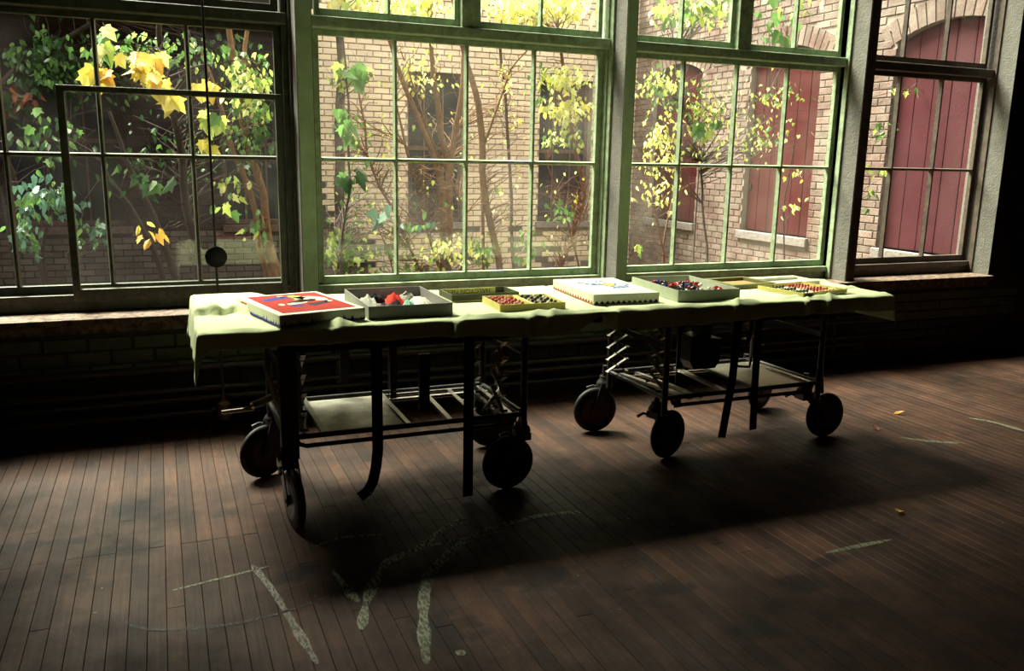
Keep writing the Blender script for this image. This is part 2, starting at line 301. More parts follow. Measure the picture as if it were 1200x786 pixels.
# bricks -------------------------------------------------------------
def brick_wall(parent, name, org, uax, nax, u0, u1, z0, z1, mats, pick, openings=(), nobj=300, dep=.012, bl=.205, ch=.066, jt=.010, arch=None, seen=None):
    """bricks proud of a wall face: org + u*uax + z + n*nax ; pick(u,z) -> material index"""
    org, uax, nax = Vector(org), Vector(uax), Vector(nax); zv = Vector((0, 0, 1)); L = []
    row = 0; z = z0
    while z+ch <= z1+.001:
        u = u0-(.5*(bl+jt) if row % 2 else 0)
        while u < u1:
            a, b_ = max(u, u0), min(u+bl, u1)
            segs = [(a, b_)]
            for (oa, ob, oz0, oz1) in openings:
                if z+ch > oz0+.01 and z < oz1-.01:
                    ns = []
                    for p, q in segs:
                        if q <= oa or p >= ob: ns.append((p, q))
                        else:
                            if p < oa: ns.append((p, oa))
                            if q > ob: ns.append((ob, q))
                    segs = ns
            for p, q in segs:
                if q-p < .03: continue
                if arch and arch((p+q)/2, z+ch/2, (q-p)/2): continue
                L.append((p, q, z, z+ch))
            u += bl+jt
        row += 1; z += ch+jt
    eye = Vector((0, 0, EYE))
    key = [(0 if (seen is None or seen((p+q)/2, c)) else 1, (org+uax*(p+q)/2+zv*c-eye).length) for p, q, c, d in L]
    order = sorted(range(len(L)), key=lambda i: key[i]); single = set(i for i in order[:nobj] if key[i][0] == 0)
    mc = {}; st = MB()
    for i, (p, q, c, d) in enumerate(L):
        k = pick((p+q)/2, (c+d)/2); h = dep+random.uniform(-.003, .003); e = .004
        def V(u_, z_, n_): return org+uax*u_+zv*z_+nax*n_
        if i in single:
            ln = round(q-p, 2); kk = (ln, k)
            if kk not in mc:
                hh = ln/2; b = MB(); pts = []
                for n_, e_ in ((-.01, 0), (dep-e, 0), (dep, e)):
                    pts += [uax*s1*(hh-e_)+zv*s2*(ch/2-e_)+nax*n_ for s1, s2 in ((-1,-1),(1,-1),(1,1),(-1,1))]
                b.add(pts, [(3,2,1,0),(0,1,5,4),(1,2,6,5),(2,3,7,6),(3,0,4,7),(4,5,9,8),(5,6,10,9),(6,7,11,10),(7,4,8,11),(8,9,10,11)])
                mc[kk] = b.mesh('brick', mats[k])
            link('brick', mc[kk], parent, V((p+q)/2, (c+d)/2, h-dep))
        else:
            pts = [V(a_, z_, n_) for n_, e_ in ((-.005, 0), (h, e)) for a_, z_ in ((p+e_, c+e_), (q-e_, c+e_), (q-e_, d-e_), (p+e_, d-e_))]
            st.add(pts, [(0,1,5,4),(1,2,6,5),(2,3,7,6),(3,0,4,7),(4,5,6,7)], k)
    if st.v: tag(st.build(name, mats, parent), kind='stuff')

brick_wall(wn, 'brick_courses', (0, YW, 0), (1, 0, 0), (0, -1, 0), -1.9, 6.6, .01, .60, [BRICK_IN, BRICK_DADO], lambda u, z: 0 if z > .30 else 1, nobj=299)
MB().box(-4, 9.5, YW-.003, YW+.001, 0, .60).build('mortar', MORTAR_IN, wn)
# pipes along the foot of the wall
pr = tag(empty('heating_pipe', (2.6, 4.80, 0)), 'row of black heating pipes along the foot of the window wall', 'pipe')
for z, r in ((.355, .022), (.235, .018), (.18, .018), (.10, .018)):
    MB().tube([(-1.2+ (0 if z > .3 else .4)-2.6, 0, z), (4.9-2.6, 0, z)], r, 10).build('pipe', BLACK, pr, smooth=True)
for x in (-.9, .9, 2.75, 4.6): MB().box(x-2.6-.012, x-2.6+.012, .0, .066, .05, .40).build('pipe_bracket', BLACK, pr)

# interior sill, posts, windows --------------------------------------
tr1 = tag(MB().box(-1.26, 6.23, 4.82, 5.10, .612, .645).build('trim_1', SILL, bevel=.006), 'long flaking brown window sill', kind='structure')
MB().box(-1.26, 6.23, 4.865, 4.885, .56, .612).build('apron', SILL, tr1)
posts = [(.727, .817, PAINT), (2.76, 2.84, PAINT), (4.72, 4.81, PAINT_DARK)]  # last post's front is really unlit; that shade is put into its colour
for i, (a, b, m) in enumerate(posts):
    t = tag(empty('trim_%d' % (i+2), (a, 4.87, 0)), ['green post between the left and second windows', 'bright green post in the middle of the window wall', 'post with grey side before the rightmost window'][i], kind='structure')
    MB().box(0, .004, .006, .24, .645, 3.5).box(b-a-.004, b-a, .006, .24, .645, 3.5).build('post_side', GREY_WALL, t)  # grey sides put the neutral window light into the posts' colour
    MB().box(.004, b-a-.004, 0, .24, .645, 3.5).build('post', m, t, bevel=.004)
t = tag(MB().box(6.226, 6.232, 4.872, 5.2, .645, 3.5).build('trim_5', GREY_WALL), 'grey plaster reveal at the right end of the windows', kind='structure')
MB().box(-1.262, -1.256, 4.872, 5.2, .645, 3.5).build('reveal', GREY_WALL, t)

def sash(win, name, x0, x1, z0, z1, cols, rows, y, m, g, st=.04, rail=.045, mw=.026):
    """a glazed sash: frame mesh with muntins and panes as its children; x0..z1 is the daylight opening"""
    o = MB().box(x0-st, x0, y-.018, y+.02, z0-rail, z1+.032).box(x1, x1+st, y-.018, y+.02, z0-rail, z1+.032) \
        .box(x0, x1, y-.018, y+.02, z0-rail, z0).box(x0, x1, y-.018, y+.02, z1, z1+.032).build(name, m, win, bevel=.003)
    dx = (x1-x0)/cols; dz = (z1-z0)/rows
    for i in range(1, cols):
        xm = x0+dx*i
        MB().prism([(-mw/2, .014), (-mw*.28, -.020), (mw*.28, -.020), (mw/2, .014)], lambda a, b, t_: (xm+a, y+b, z0+t_), z1-z0).build('muntin', m, o)
    for k in range(1, rows):
        zm = z0+dz*k
        MB().prism([(-mw/2, .013), (-mw*.28, -.018), (mw*.28, -.018), (mw/2, .013)], lambda a, b, t_: (x0+t_, y+b, zm+a), x1-x0).build('muntin', m, o)
    pm = MB().box(-dx/2, dx/2, -.0015, .0015, -dz/2, dz/2).mesh('pane', g)
    for i in range(cols):
        for k in range(rows): link('pane', pm, o, (x0+dx*(i+.5), y+.0155, z0+dz*(k+.5)))
    return o
YG = 5.13
def window(n, xa, xb, g0, g1, cols, m, g, upper, label):
    wi = struct('window_%d' % n, label)
    # stops on both sides, nested
    f = MB().box(xa, g0-.04, 5.07, 5.19, .645, 3.5).box(g1+.04, xb, 5.07, 5.19, .645, 3.5)
    f.box(xa, xa+.014, 5.025, 5.07, .645, 3.5).box(xb-.014, xb, 5.025, 5.07, .645, 3.5)
    f.box(xa, xb, 5.06, 5.22, .70, .738).box(xa, xb, 5.09, 5.2, .645, .70)
    f.build('frame', m, wi, bevel=.003)
    MB().box(xa+.014, xb-.014, 5.045, 5.19, 2.205, 2.268).build('transom_bar', m, wi, bevel=.008)
    sash(wi, 'lower_sash', g0, g1, .785, 2.172, cols, 2, YG, m, g)
    if upper == 2:
        xm = (g0+g1)/2; MB().box(xm-.055, xm+.055, 5.06, 5.18, 2.268, 3.5).build('mullion', m, wi, bevel=.004)
        sash(wi, 'upper_sash', g0+.01, xm-.085, 2.318, 3.45, cols//2, 1, YG, m, g, st=.03)
        sash(wi, 'upper_sash', xm+.085, g1-.01, 2.318, 3.45, cols//2, 1, YG, m, g, st=.03)
    else: sash(wi, 'upper_sash', g0+.01, g1-.01, 2.318, 3.45, cols, 1, YG, m, g, st=.03)
    return wi
w1 = window(1, -1.26, .727, -1.18, .640, 4, PAINT_W1, GLASS_DUSTY, 2, 'dim leftmost window with yellow leaves behind it')
window(2, .817, 2.76, .890, 2.695, 4, PAINT_SASH, GLASS, 2, 'green-framed window in the middle with bare branches behind it')
window(3, 2.84, 4.72, 2.915, 4.680, 4, PAINT_SASH, GLASS, 2, 'green-framed window looking at the tall red shutters')
window(4, 4.81, 6.23, 4.875, 6.190, 3, PAINT_DARK, GLASS_DUSTY, 1, 'narrower brown window at the right end')
MB().box(-.462, -.425, 5.045, 5.085, .70, 1.83).box(.63, .665, 5.045, 5.085, .70, 1.83).box(-.425, .63, 5.045, 5.085, 1.80, 1.83).box(-.425, .63, 5.045, 5.085, .70, .768) \
    .build('inner_sash_frame', PAINT_W1, w1, bevel=.003)

# ------------------------------------------------------------------ setting: courtyard
XW, YF = 6.6, 11.3
gr = MB(); n = 60
gv = [(-7+16*i/n, 5.2+8*j/n, -.16+.06*noise.noise(Vector((i*.4, j*.4, 0)))) for j in range(n+1) for i in range(n+1)]
gr.add(gv, [(j*(n+1)+i, j*(n+1)+i+1, (j+1)*(n+1)+i+1, (j+1)*(n+1)+i) for j in range(n) for i in range(n)])
tag(gr.build('ground', SOIL, smooth=True), 'leaf-strewn courtyard ground outside the windows', kind='structure')
# wing wall with arched openings
OPEN = [(5.20, 6.44), (7.44, 8.62), (9.62, 10.80)]; ZS, ZA, ZP = .70, 2.66, 2.80
def arch_z(c, hw, y):                                                             # segmental arch height at y
    h = ZP-ZA; R = (hw*hw+h*h)/(2*h); return ZA+math.sqrt(max(R*R-(y-c)**2, 0))-(R-h)
wg = MB(); ys = [5.3]
for a, b in OPEN: ys += [a, b]
ys.append(YF+.3)
def slab(a, b, z0, z1): wg.box(XW, XW+.45, a, b, z0, z1)
slab(5.2, YF+.3, -.3, ZS); 
for a, b in ((6.44, 7.44), (8.62, 9.62), (10.80, YF+.3)): slab(a, b, ZS, 4.6)
for a, b in OPEN:
    c, hw = (a+b)/2, (b-a)/2; k = 12; a0 = max(a, 5.2)
    yy = [a0+(b-a0)*i/k for i in range(k+1)]; zz = [arch_z(c, hw, y) for y in yy]
    wg.add([(XW+t_, y, z) for t_ in (0, .45) for y, z in zip(yy, zz)]+[(XW+t_, y, 4.6) for t_ in (0, .45) for y in yy],
           [(i+1, i, 2*(k+1)+i, 2*(k+1)+i+1) for i in range(k)]+[(i, i+1, k+2+i, k+1+i) for i in range(k)])
    wg.box(XW+.3, XW+.45, a0, b, ZS, 2.85)
ww = tag(wg.build('wall_east_wing', MORTAR), 'whitewashed brick wing wall with red shuttered arches', kind='structure')
def in_arch(u, z, hw_):
    for a, b in OPEN:
        c, hw = (a+b)/2, (b-a)/2
        if a-.16 < u < b+.16 and ZA-.02 < z < arch_z(c, hw, min(max(u, a), b))+.235: return True
    return False
ops = [(a, b, ZS-.10, ZA) for a, b in OPEN]
brick_wall(ww, 'brick_courses', (XW, 0, 0), (0, 1, 0), (-1, 0, 0), 5.32, YF, -.2, 4.5, [BRICK_WING], lambda u, z: 0, ops, nobj=255, arch=in_arch,
           seen=lambda u, z: .2 < z < 3.25 and 5.6 < u < 11)
for a, b in OPEN:                                                                 # arch rings and stone sills
    c, hw = (a+b)/2, (b-a)/2; h = ZP-ZA; R = (hw*hw+h*h)/(2*h); zc = ZP-R; th = math.asin(hw/R)+.09; k = 14
    vm_ = MB().add([(-.012, -.032, 0), (-.012, .032, 0), (-.012, .035, .21), (-.012, -.035, .21), (.01, -.032, 0), (.01, .032, 0), (.01, .035, .21), (.01, -.035, .21)],
                   [(0,3,2,1),(4,5,6,7),(0,1,5,4),(1,2,6,5),(2,3,7,6),(3,0,4,7)]).mesh('brick', BRICK_WING)
    for i in range(k+2):
        an = -th+2*th*(i+.5)/(k+2); y, z = c+R*math.sin(an), zc+R*math.cos(an)
        if y < 5.33: continue
        s_ = link('brick', vm_, ww, (XW, y, z), (-an, 0, 0)); s_.scale = (1, 2*th*R/(k+2)/.076, 1)
    MB().box(XW-.05, XW+.2, max(a-.03, 5.33), b+.03, ZS-.10, ZS).build('window_sill', STONE, ww, bevel=.008)
SH = ['broad faded-red plank shutter filling the arch seen through the right end window', 'tall red plank shutter under the middle arch of the brick wing', 'red plank shutter farthest along the brick wing, partly behind leaves']
for i, (a, b) in enumerate(OPEN):
    c, hw = (a+b)/2, (b-a)/2; t = tag(empty('shutter', (XW+.09, c, ZS)), SH[i], 'shutter', 'red shutters in the brick wing')
    kk = 6; W = 2*hw-.03; pw = W/kk; sh_m = RED_FADED if i == 0 else RED
    for j in range(kk):
        y0, y1 = -W/2+j*pw+.004, -W/2+(j+1)*pw-.004
        if c+y1 < 5.22: continue
        y0 = max(y0, 5.215-c)
        z0_, z1_ = arch_z(c, hw, c+y0)-.01-ZS, arch_z(c, hw, c+y1)-.01-ZS; zm_ = arch_z(c, hw, c+(y0+y1)/2)-.01-ZS; d = random.uniform(-.004, .004)
        b_ = MB(); b_.prism([(y0, .01), (y1, .01), (y1, z1_), ((y0+y1)/2, zm_), (y0, z0_)], lambda p, q, s_: (s_*-1+d, p, q), .03)
        b_.build('plank', sh_m, t, bevel=.004)
    MB().box(-.002, .02, -W/2, W/2, .02, ZA-ZS-.03).build('backing', DARKROOM, t)
    if i: [MB().box(-.045, -.03, q_, q_+.04, .5, .56).build('hinge', BLACK, t) for q_ in (-W/2+.02, W/2-.07)]
# far wall
FO = [(-3.3, -2.4), (-1.62, -.36), (.75, 1.55), (3.12, 3.92), (5.05, 5.88)]; FZ0, FZ1 = .62, 2.62
fwm = MB()
def far(a, b, z0, z1):
    if a < 2 < b: far(a, 2, z0, z1); far(2, b, z0, z1)
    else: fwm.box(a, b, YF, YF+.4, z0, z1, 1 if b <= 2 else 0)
far(-7, 7, -.3, FZ0); far(-7, 7, FZ1, 4.0); xs = -7
for a, b in FO: far(xs, a, FZ0, FZ1); xs = b
far(xs, 7, FZ0, FZ1)
wf = tag(fwm.build('wall_courtyard', [MORTAR, MORTAR_DK]), 'cream-washed brick wall across the courtyard with dark windows', kind='structure')
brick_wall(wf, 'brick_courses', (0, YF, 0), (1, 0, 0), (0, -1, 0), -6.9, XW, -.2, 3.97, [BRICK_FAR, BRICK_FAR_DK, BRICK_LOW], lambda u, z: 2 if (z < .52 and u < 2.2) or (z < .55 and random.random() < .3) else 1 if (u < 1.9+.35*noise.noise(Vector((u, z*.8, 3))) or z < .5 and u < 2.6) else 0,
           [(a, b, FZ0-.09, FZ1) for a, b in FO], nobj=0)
for i, (a, b) in enumerate(FO):
    t = struct('window_%d' % (i+5), 'dark window in the far courtyard wall'); t.location = (a, YF, FZ0); W = b-a; H_ = FZ1-FZ0
    MB().box(-.04, W+.04, -.06, .2, -.09, 0).build('window_sill', STONE if i > 2 else WOODTRIM, t, bevel=.006)
    MB().box(0, .05, .12, .18, 0, H_).box(W-.05, W, .12, .18, 0, H_).box(.05, W-.05, .12, .18, H_-.06, H_).box(.05, W-.05, .12, .18, 0, .06).box(.05, W-.05, .12, .17, H_*.5-.025, H_*.5+.025).build('frame', WOODTRIM, t)
    for q in range(1, 3): MB().box(W*q/3-.012, W*q/3+.012, .125, .165, .06, H_-.06).build('muntin', WOODTRIM, t)
    for q in range(3):
        for z_ in (.06, H_*.5+.025):
            MB().box(max(W*q/3+.012, .05), min(W*(q+1)/3-.012, W-.05), .145, .15, z_, z_+H_/2-.085).build('pane', GLASS_FAR, t)
    MB().box(-.01, W+.01, .39, .41, -.01, H_+.01).build('dark_room', DARKROOM, t)
tag(MB().box(-7.2, -4.6, 5.3, YF+.3, -.3, 5.0).build('wall_west_wing', BRICK_FAR_DK), 'unseen brick wing raised to shade the left side of the courtyard', kind='structure')  # out-of-view wall, made tall to darken the left courtyard

sr = MB().box(-4.6, 1.75, 8.5, YF, 3.35, 3.47)  # out-of-view slab added to keep skylight off the left courtyard
for i_ in range(9): sr.box(-4.5+i_*.76, -4.42+i_*.76, 8.5, YF, 3.22, 3.35)
tag(sr.build('blocker', WOODTRIM), 'unseen dark timber roof over the shaded left side of the courtyard', kind='structure')
# ------------------------------------------------------------------ trees
TREES = {
 'maple': ([
  [(0.23,6.5,0.45,0.035),(0.21,6.5,0.77,0.03),(0.17,6.45,1.32,0.027),(0.13,6.4,1.78,0.022),(0.08,6.3,2.26,0.018),(0.06,6.3,2.78,0.01)],
 ],[
  (-0.31,6.1,2.01,0.17,0.15,0.08,5,7,0.13,'Y'),
  (-0.02,6.0,2.05,0.2,0.2,0.13,10,24,0.13,'Y'),
  (0.03,5.9,1.94,0.09,0.15,0.06,3,8,0.13,'Y'),
  (0.13,6.0,1.83,0.05,0.1,0.06,2,3,0.14,'Y'),
  (0.35,6.0,1.93,0.11,0.2,0.07,4,6,0.12,'Y'),
  (0.41,6.1,1.75,0.14,0.2,0.08,4,5,0.13,'YG'),
  (0.31,6.1,1.58,0.07,0.1,0.08,2,3,0.12,'Y'),
  (-0.31,6.2,2.21,0.08,0.2,0.08,3,6,0.13,'YG'),
  (-0.05,6.2,0.98,0.16,0.1,0.09,4,9,0.09,'O'),
  (-0.07,6.2,1.34,0.17,0.15,0.07,3,5,0.13,'DG'),
  (0.41,6.2,1.15,0.12,0.15,0.05,3,5,0.1,'YG'),
  (0.14,6.6,2.19,0.73,0.4,0.14,16,170,0.055,'G'),
  (0.22,6.8,1.56,0.65,0.4,0.44,40,150,0.045,'DG'),
 ]),
 'brown_stems': ([
  [(0.93,7.6,0.24,0.04),(0.84,7.6,0.93,0.034),(0.71,7.6,1.64,0.03),(0.62,7.6,2.32,0.025),(0.59,7.6,3.1,0.015)],
  [(0.87,7.5,0.26,0.035),(0.86,7.5,0.72,0.03),(0.76,7.5,1.36,0.028),(0.66,7.5,1.98,0.022),(0.76,7.5,2.58,0.015)],
  [(0.85,7.7,0.22,0.03),(0.76,7.7,0.99,0.026),(0.53,7.7,1.78,0.02),(0.38,7.7,2.32,0.012)],
 ],[
  (0.7,7.3,2.04,0.27,0.4,0.27,30,190,0.06,'YG'),
  (0.75,7.6,1.91,0.24,0.4,0.4,16,150,0.06,'G'),
  (0.76,7.4,1.57,0.19,0.3,0.2,12,90,0.06,'DG'),
  (0.73,7.2,0.92,0.14,0.3,0.24,6,16,0.08,'G'),
  (0.54,7.3,1.28,0.19,0.2,0.19,4,12,0.08,'YG'),
 ]),
 'dark_stems': ([
  [(0.1,6.9,0.4,0.03),(-0.03,6.9,0.93,0.026),(-0.15,6.9,1.27,0.02),(-0.3,6.9,1.78,0.012)],
  [(0.01,7.0,0.39,0.024),(-0.09,7.0,0.79,0.02),(-0.23,7.0,1.11,0.015),(-0.38,7.0,1.42,0.01)],
  [(-0.79,7.0,0.41,0.028),(-0.85,7.0,0.74,0.022),(-0.92,7.0,1.11,0.02),(-1.0,7.0,1.47,0.015)],
 ],[
  (-0.71,7,1.59,0.28,0.3,0.23,8,60,0.08,'DG'),
  (-0.26,7,1.39,0.21,0.3,0.28,5,14,0.08,'DG'),
 ]),
 'bush': ([
  [(-0.76,6.6,0.46,0.015),(-0.76,6.6,0.79,0.012),(-0.69,6.6,1.19,0.008)],
  [(-0.57,6.7,0.43,0.012),(-0.6,6.7,0.77,0.01),(-0.49,6.7,1.13,0.006)],
  [(-0.9,6.6,0.46,0.012),(-0.96,6.6,0.85,0.01),(-0.98,6.6,1.25,0.006)],
 ],[
  (-0.67,6.5,1.2,0.24,0.3,0.19,22,120,0.07,'BG'),
  (-0.84,6.5,0.97,0.13,0.3,0.23,12,60,0.07,'BG'),
  (-0.47,6.7,0.94,0.18,0.3,0.18,10,35,0.06,'BG'),
 ]),
 'canopy': ([
  [(-2.13,8.6,0.23,0.09),(-1.83,8.6,1.31,0.08),(-1.52,8.5,2.41,0.07),(-1.21,8.4,3.58,0.05)],
  [(-1.83,8.6,1.31,0.05),(-1.04,8.4,2.16,0.03),(-0.35,8.2,2.6,0.015)],
 ],[
  (-0.82,8.2,2.22,0.29,0.6,0.29,24,260,0.07,'DG'),
  (-0.47,8.4,2.17,0.89,0.5,0.37,40,420,0.07,'DG'),
  (0.78,8.5,2.34,0.38,0.4,0.35,14,120,0.07,'DG'),
  (-0.53,8.4,3.14,1.07,1.2,0.52,50,900,0.12,'DG'),  # overhead leaf mass added to block light on the left
  (-0.97,8.2,1.88,0.17,0.5,0.2,8,60,0.1,'RD'),
 ]),
 'grey_tree': ([
  [(1.77,9.0,-0.03,0.06),(1.74,9.0,0.81,0.055),(1.76,9.0,1.78,0.05),(1.8,9.0,2.71,0.04),(1.84,9.0,3.83,0.03)],
 ],[
  (1.83,8.8,2.31,0.26,0.5,0.19,10,60,0.09,'YG'),
  (1.95,8.8,2.97,0.42,0.6,0.17,20,120,0.1,'YY'),
 ]),
 'green_sapling': ([
  [(1.22,6.6,0.38,0.012),(1.26,6.6,0.73,0.01),(1.34,6.5,1.26,0.009),(1.32,6.4,1.88,0.008),(1.29,6.4,2.3,0.006)],
 ],[
  (1.32,6.4,2.12,0.15,0.15,0.11,5,8,0.13,'G'),
  (1.49,6.9,0.96,0.28,0.4,0.49,50,90,0.045,'G'),
  (1.28,6.3,1.72,0.12,0.15,0.27,6,8,0.13,'G'),
  (1.33,6.5,1.4,0.15,0.2,0.17,5,8,0.13,'DG'),
  (1.32,6.7,0.78,0.15,0.25,0.24,14,70,0.07,'G'),
  (1.26,6.9,0.7,0.08,0.2,0.21,6,30,0.06,'YG'),
 ]),
 'fan_tree': ([
  [(2.63,8.0,0.11,0.055),(2.6,8.0,0.63,0.05),(2.54,8.0,1.21,0.04),(2.44,8.0,1.61,0.03),(2.15,8.0,2.23,0.024),(1.99,8.0,2.67,0.015)],
  [(2.62,8.0,0.11,0.03),(2.63,8.0,0.88,0.04),(2.6,8.0,1.46,0.035),(2.46,8.0,2.25,0.025),(2.42,8.0,2.85,0.018),(2.38,8.0,3.37,0.01)],
  [(2.57,8.0,1.13,0.03),(2.7,8.0,1.78,0.028),(2.76,8.0,2.26,0.025),(2.8,8.0,2.81,0.02),(2.87,8.0,3.42,0.012)],
  [(2.66,8.0,0.11,0.02),(2.37,7.9,0.81,0.016),(2.13,7.8,1.61,0.013),(2.03,7.8,2.06,0.008)],
  [(2.56,8.1,0.1,0.018),(2.25,8.1,0.62,0.014),(1.84,8.1,1.52,0.012),(1.75,8.1,2.29,0.008)],
  [(2.75,8.0,0.11,0.015),(2.8,8.0,0.96,0.012),(2.5,8.0,1.54,0.01),(2.15,8.0,2.46,0.006)],
 ],[
  (2.33,8,2.31,0.41,0.6,0.28,60,110,0.055,'YY'),
  (2.39,8,1.39,0.4,0.6,0.76,90,14,0.05,'YG'),
  (3.07,8.3,1.72,0.75,0.5,0.78,60,26,0.05,'YY'),
  (2.2,7.6,0.95,0.48,0.6,0.65,130,30,0.045,'YG'),
  (2.29,8,2.9,0.45,0.6,0.13,24,160,0.09,'YY'),
  (1.97,7.8,1.68,0.12,0.3,0.3,8,14,0.08,'YY'),
  (1.82,8.4,1.48,0.33,0.5,0.97,60,20,0.05,'YG'),
  (1.54,7.4,1.66,0.21,0.4,0.28,20,40,0.06,'G'),
 ]),
 'orange_trunk': ([
  [(2.98,7.4,0.17,0.036),(2.9,7.4,0.6,0.034),(2.8,7.4,1.08,0.033),(2.76,7.4,1.54,0.033),(2.7,7.4,1.99,0.03),(2.6,7.4,2.32,0.026),(2.45,7.4,2.84,0.02),(2.37,7.4,3.38,0.012)],
  [(2.76,7.4,1.62,0.015),(2.86,7.4,1.92,0.011),(3.02,7.4,2.3,0.008),(3.23,7.4,2.54,0.005)],
 ],[
  (3.03,7.6,2.28,0.27,0.4,0.18,16,26,0.05,'YY'),
  (2.9,7.2,1.26,0.3,0.5,0.72,60,22,0.045,'YG'),
  (3.1,7.6,2.91,0.34,0.5,0.17,26,170,0.09,'YY'),
 ]),
 'straight_sapling': ([
  [(3.32,7.9,0.08,0.02),(3.25,7.9,0.88,0.018),(3.21,7.9,1.55,0.017),(3.14,7.9,2.35,0.016),(3.06,7.9,2.97,0.013),(3.01,7.9,3.56,0.008)],
 ],[
  (3.24,7.9,2.03,0.23,0.4,0.47,14,10,0.07,'YY'),
  (3.34,7.7,0.68,0.21,0.3,0.26,8,24,0.09,'G'),
 ]),
 'yellow_tree': ([
  [(3.52,7.6,0.12,0.02),(3.69,7.5,0.66,0.018),(3.8,7.4,1.16,0.022),(3.61,7.3,1.72,0.022),(3.51,7.3,2.02,0.018),(3.39,7.2,2.6,0.014),(3.32,7.2,3.3,0.01)],
  [(4.0,7.6,0.1,0.012),(3.7,7.6,0.98,0.01),(3.48,7.6,1.48,0.006)],
  [(3.47,7.5,0.24,0.01),(3.9,7.5,1.07,0.008),(3.97,7.5,1.4,0.006)],
 ],[
  (3.38,7,2.21,0.3,0.35,0.12,24,130,0.065,'YY'),
  (3.39,7,1.94,0.31,0.35,0.15,24,170,0.065,'YY'),
  (3.43,7.1,1.69,0.27,0.3,0.16,12,70,0.06,'YG'),
  (3.57,7.3,0.92,0.34,0.4,0.63,110,22,0.045,'YY'),
  (3.22,7.2,2.15,0.07,0.3,0.29,6,50,0.05,'G'),
  (3.66,7.5,1.14,0.31,0.3,0.25,26,10,0.06,'YG'),
  (3.47,7.3,1.05,0.16,0.2,0.15,4,24,0.07,'G'),
  (3.23,7.2,2.83,0.58,0.6,0.16,34,260,0.1,'YY'),
 ]),
 'white_sapling': ([
  [(5.07,7.0,0.14,0.013),(5.0,7.0,0.49,0.013),(4.9,7.0,1.1,0.012),(4.83,7.0,1.5,0.012),(4.57,7.0,2.05,0.01),(4.49,7.0,2.5,0.007)],
  [(4.83,7.0,1.5,0.008),(5.09,7.0,1.91,0.006),(5.49,6.9,2.16,0.004)],
 ],[
  (4.23,6.8,1.66,0.28,0.3,0.35,26,170,0.055,'YY'),
  (4.28,6.9,2.2,0.3,0.3,0.19,20,110,0.06,'YG'),
  (4.74,6.8,1.88,0.34,0.3,0.37,26,150,0.055,'YG'),
  (4.58,6.6,1.82,0.24,0.1,0.12,3,5,0.13,'G'),
  (4.95,6.7,1.9,1.08,0.4,0.54,46,130,0.045,'YY'),
  (4.55,6.9,2.1,0.57,0.3,0.35,16,120,0.05,'G'),
  (5.36,6.8,1.77,0.43,0.25,0.29,20,90,0.05,'YG'),
  (5.6,6.8,2.16,0.4,0.25,0.14,14,60,0.05,'YG'),
  (4.53,6.9,2.87,0.53,0.4,0.2,26,150,0.1,'YG'),
  (5.05,6.3,2.74,0.3,0.2,0.26,6,14,0.13,'G'),
  (5.68,6.6,2.95,0.23,0.2,0.09,4,12,0.09,'YG'),
 ]),
 'fork_sapling': ([
  [(4.64,7.3,0.12,0.014),(4.67,7.3,0.57,0.013),(4.6,7.3,0.87,0.012),(4.42,7.3,1.29,0.008),(4.29,7.3,1.57,0.005)],
  [(4.66,7.3,0.66,0.01),(4.76,7.3,1.17,0.008),(4.83,7.3,1.5,0.005)],
 ],[
  (4.44,7.1,1.24,0.3,0.25,0.33,20,80,0.055,'YY'),
  (4.32,7.2,0.71,0.11,0.15,0.13,2,5,0.08,'G'),
 ]),
 'thin_sapling': ([
  [(5.93,7.0,0.1,0.009),(5.92,7.0,0.57,0.008),(5.88,7.0,1.18,0.007),(5.94,7.0,1.69,0.005)],
 ],[
  (5.98,6.9,1.07,0.34,0.2,0.15,6,12,0.065,'YY'),
  (5.94,6.9,1.42,0.28,0.2,0.1,4,8,0.06,'YY'),
 ]),
 'side_sapling': ([
  [(6.14,6.2,0.22,0.012),(6.07,6.2,0.98,0.011),(6.0,6.2,1.76,0.009),(5.94,6.2,2.51,0.006)],
 ],[
  (6.21,6.1,1.82,0.25,0.12,0.09,5,12,0.07,'G'),
  (6.19,6.1,1.49,0.21,0.12,0.11,4,10,0.07,'YG'),
  (6.12,6.1,1.22,0.17,0.1,0.12,3,7,0.07,'G'),
  (6.47,6.1,2.19,0.35,0.1,0.04,3,8,0.07,'G'),
 ]),
 'low_plants': ([
  [(1.84,6.9,0.31,0.008),(1.73,6.9,0.69,0.006),(1.6,6.8,1.05,0.004)],
  [(2.48,7.2,0.23,0.008),(2.31,7.2,0.64,0.006),(2.15,7.2,0.87,0.004)],
 ],[
  (1.56,6.5,1.07,0.11,0.1,0.1,3,5,0.13,'BG'),
  (1.95,6.7,1.0,0.2,0.2,0.12,5,12,0.09,'BG'),
  (2.29,7,0.73,0.27,0.3,0.16,20,90,0.055,'YY'),
  (2.59,7,0.72,0.15,0.3,0.2,14,70,0.055,'G'),
  (1.92,7.4,0.56,0.63,0.4,0.15,24,60,0.06,'G'),
 ]),
}

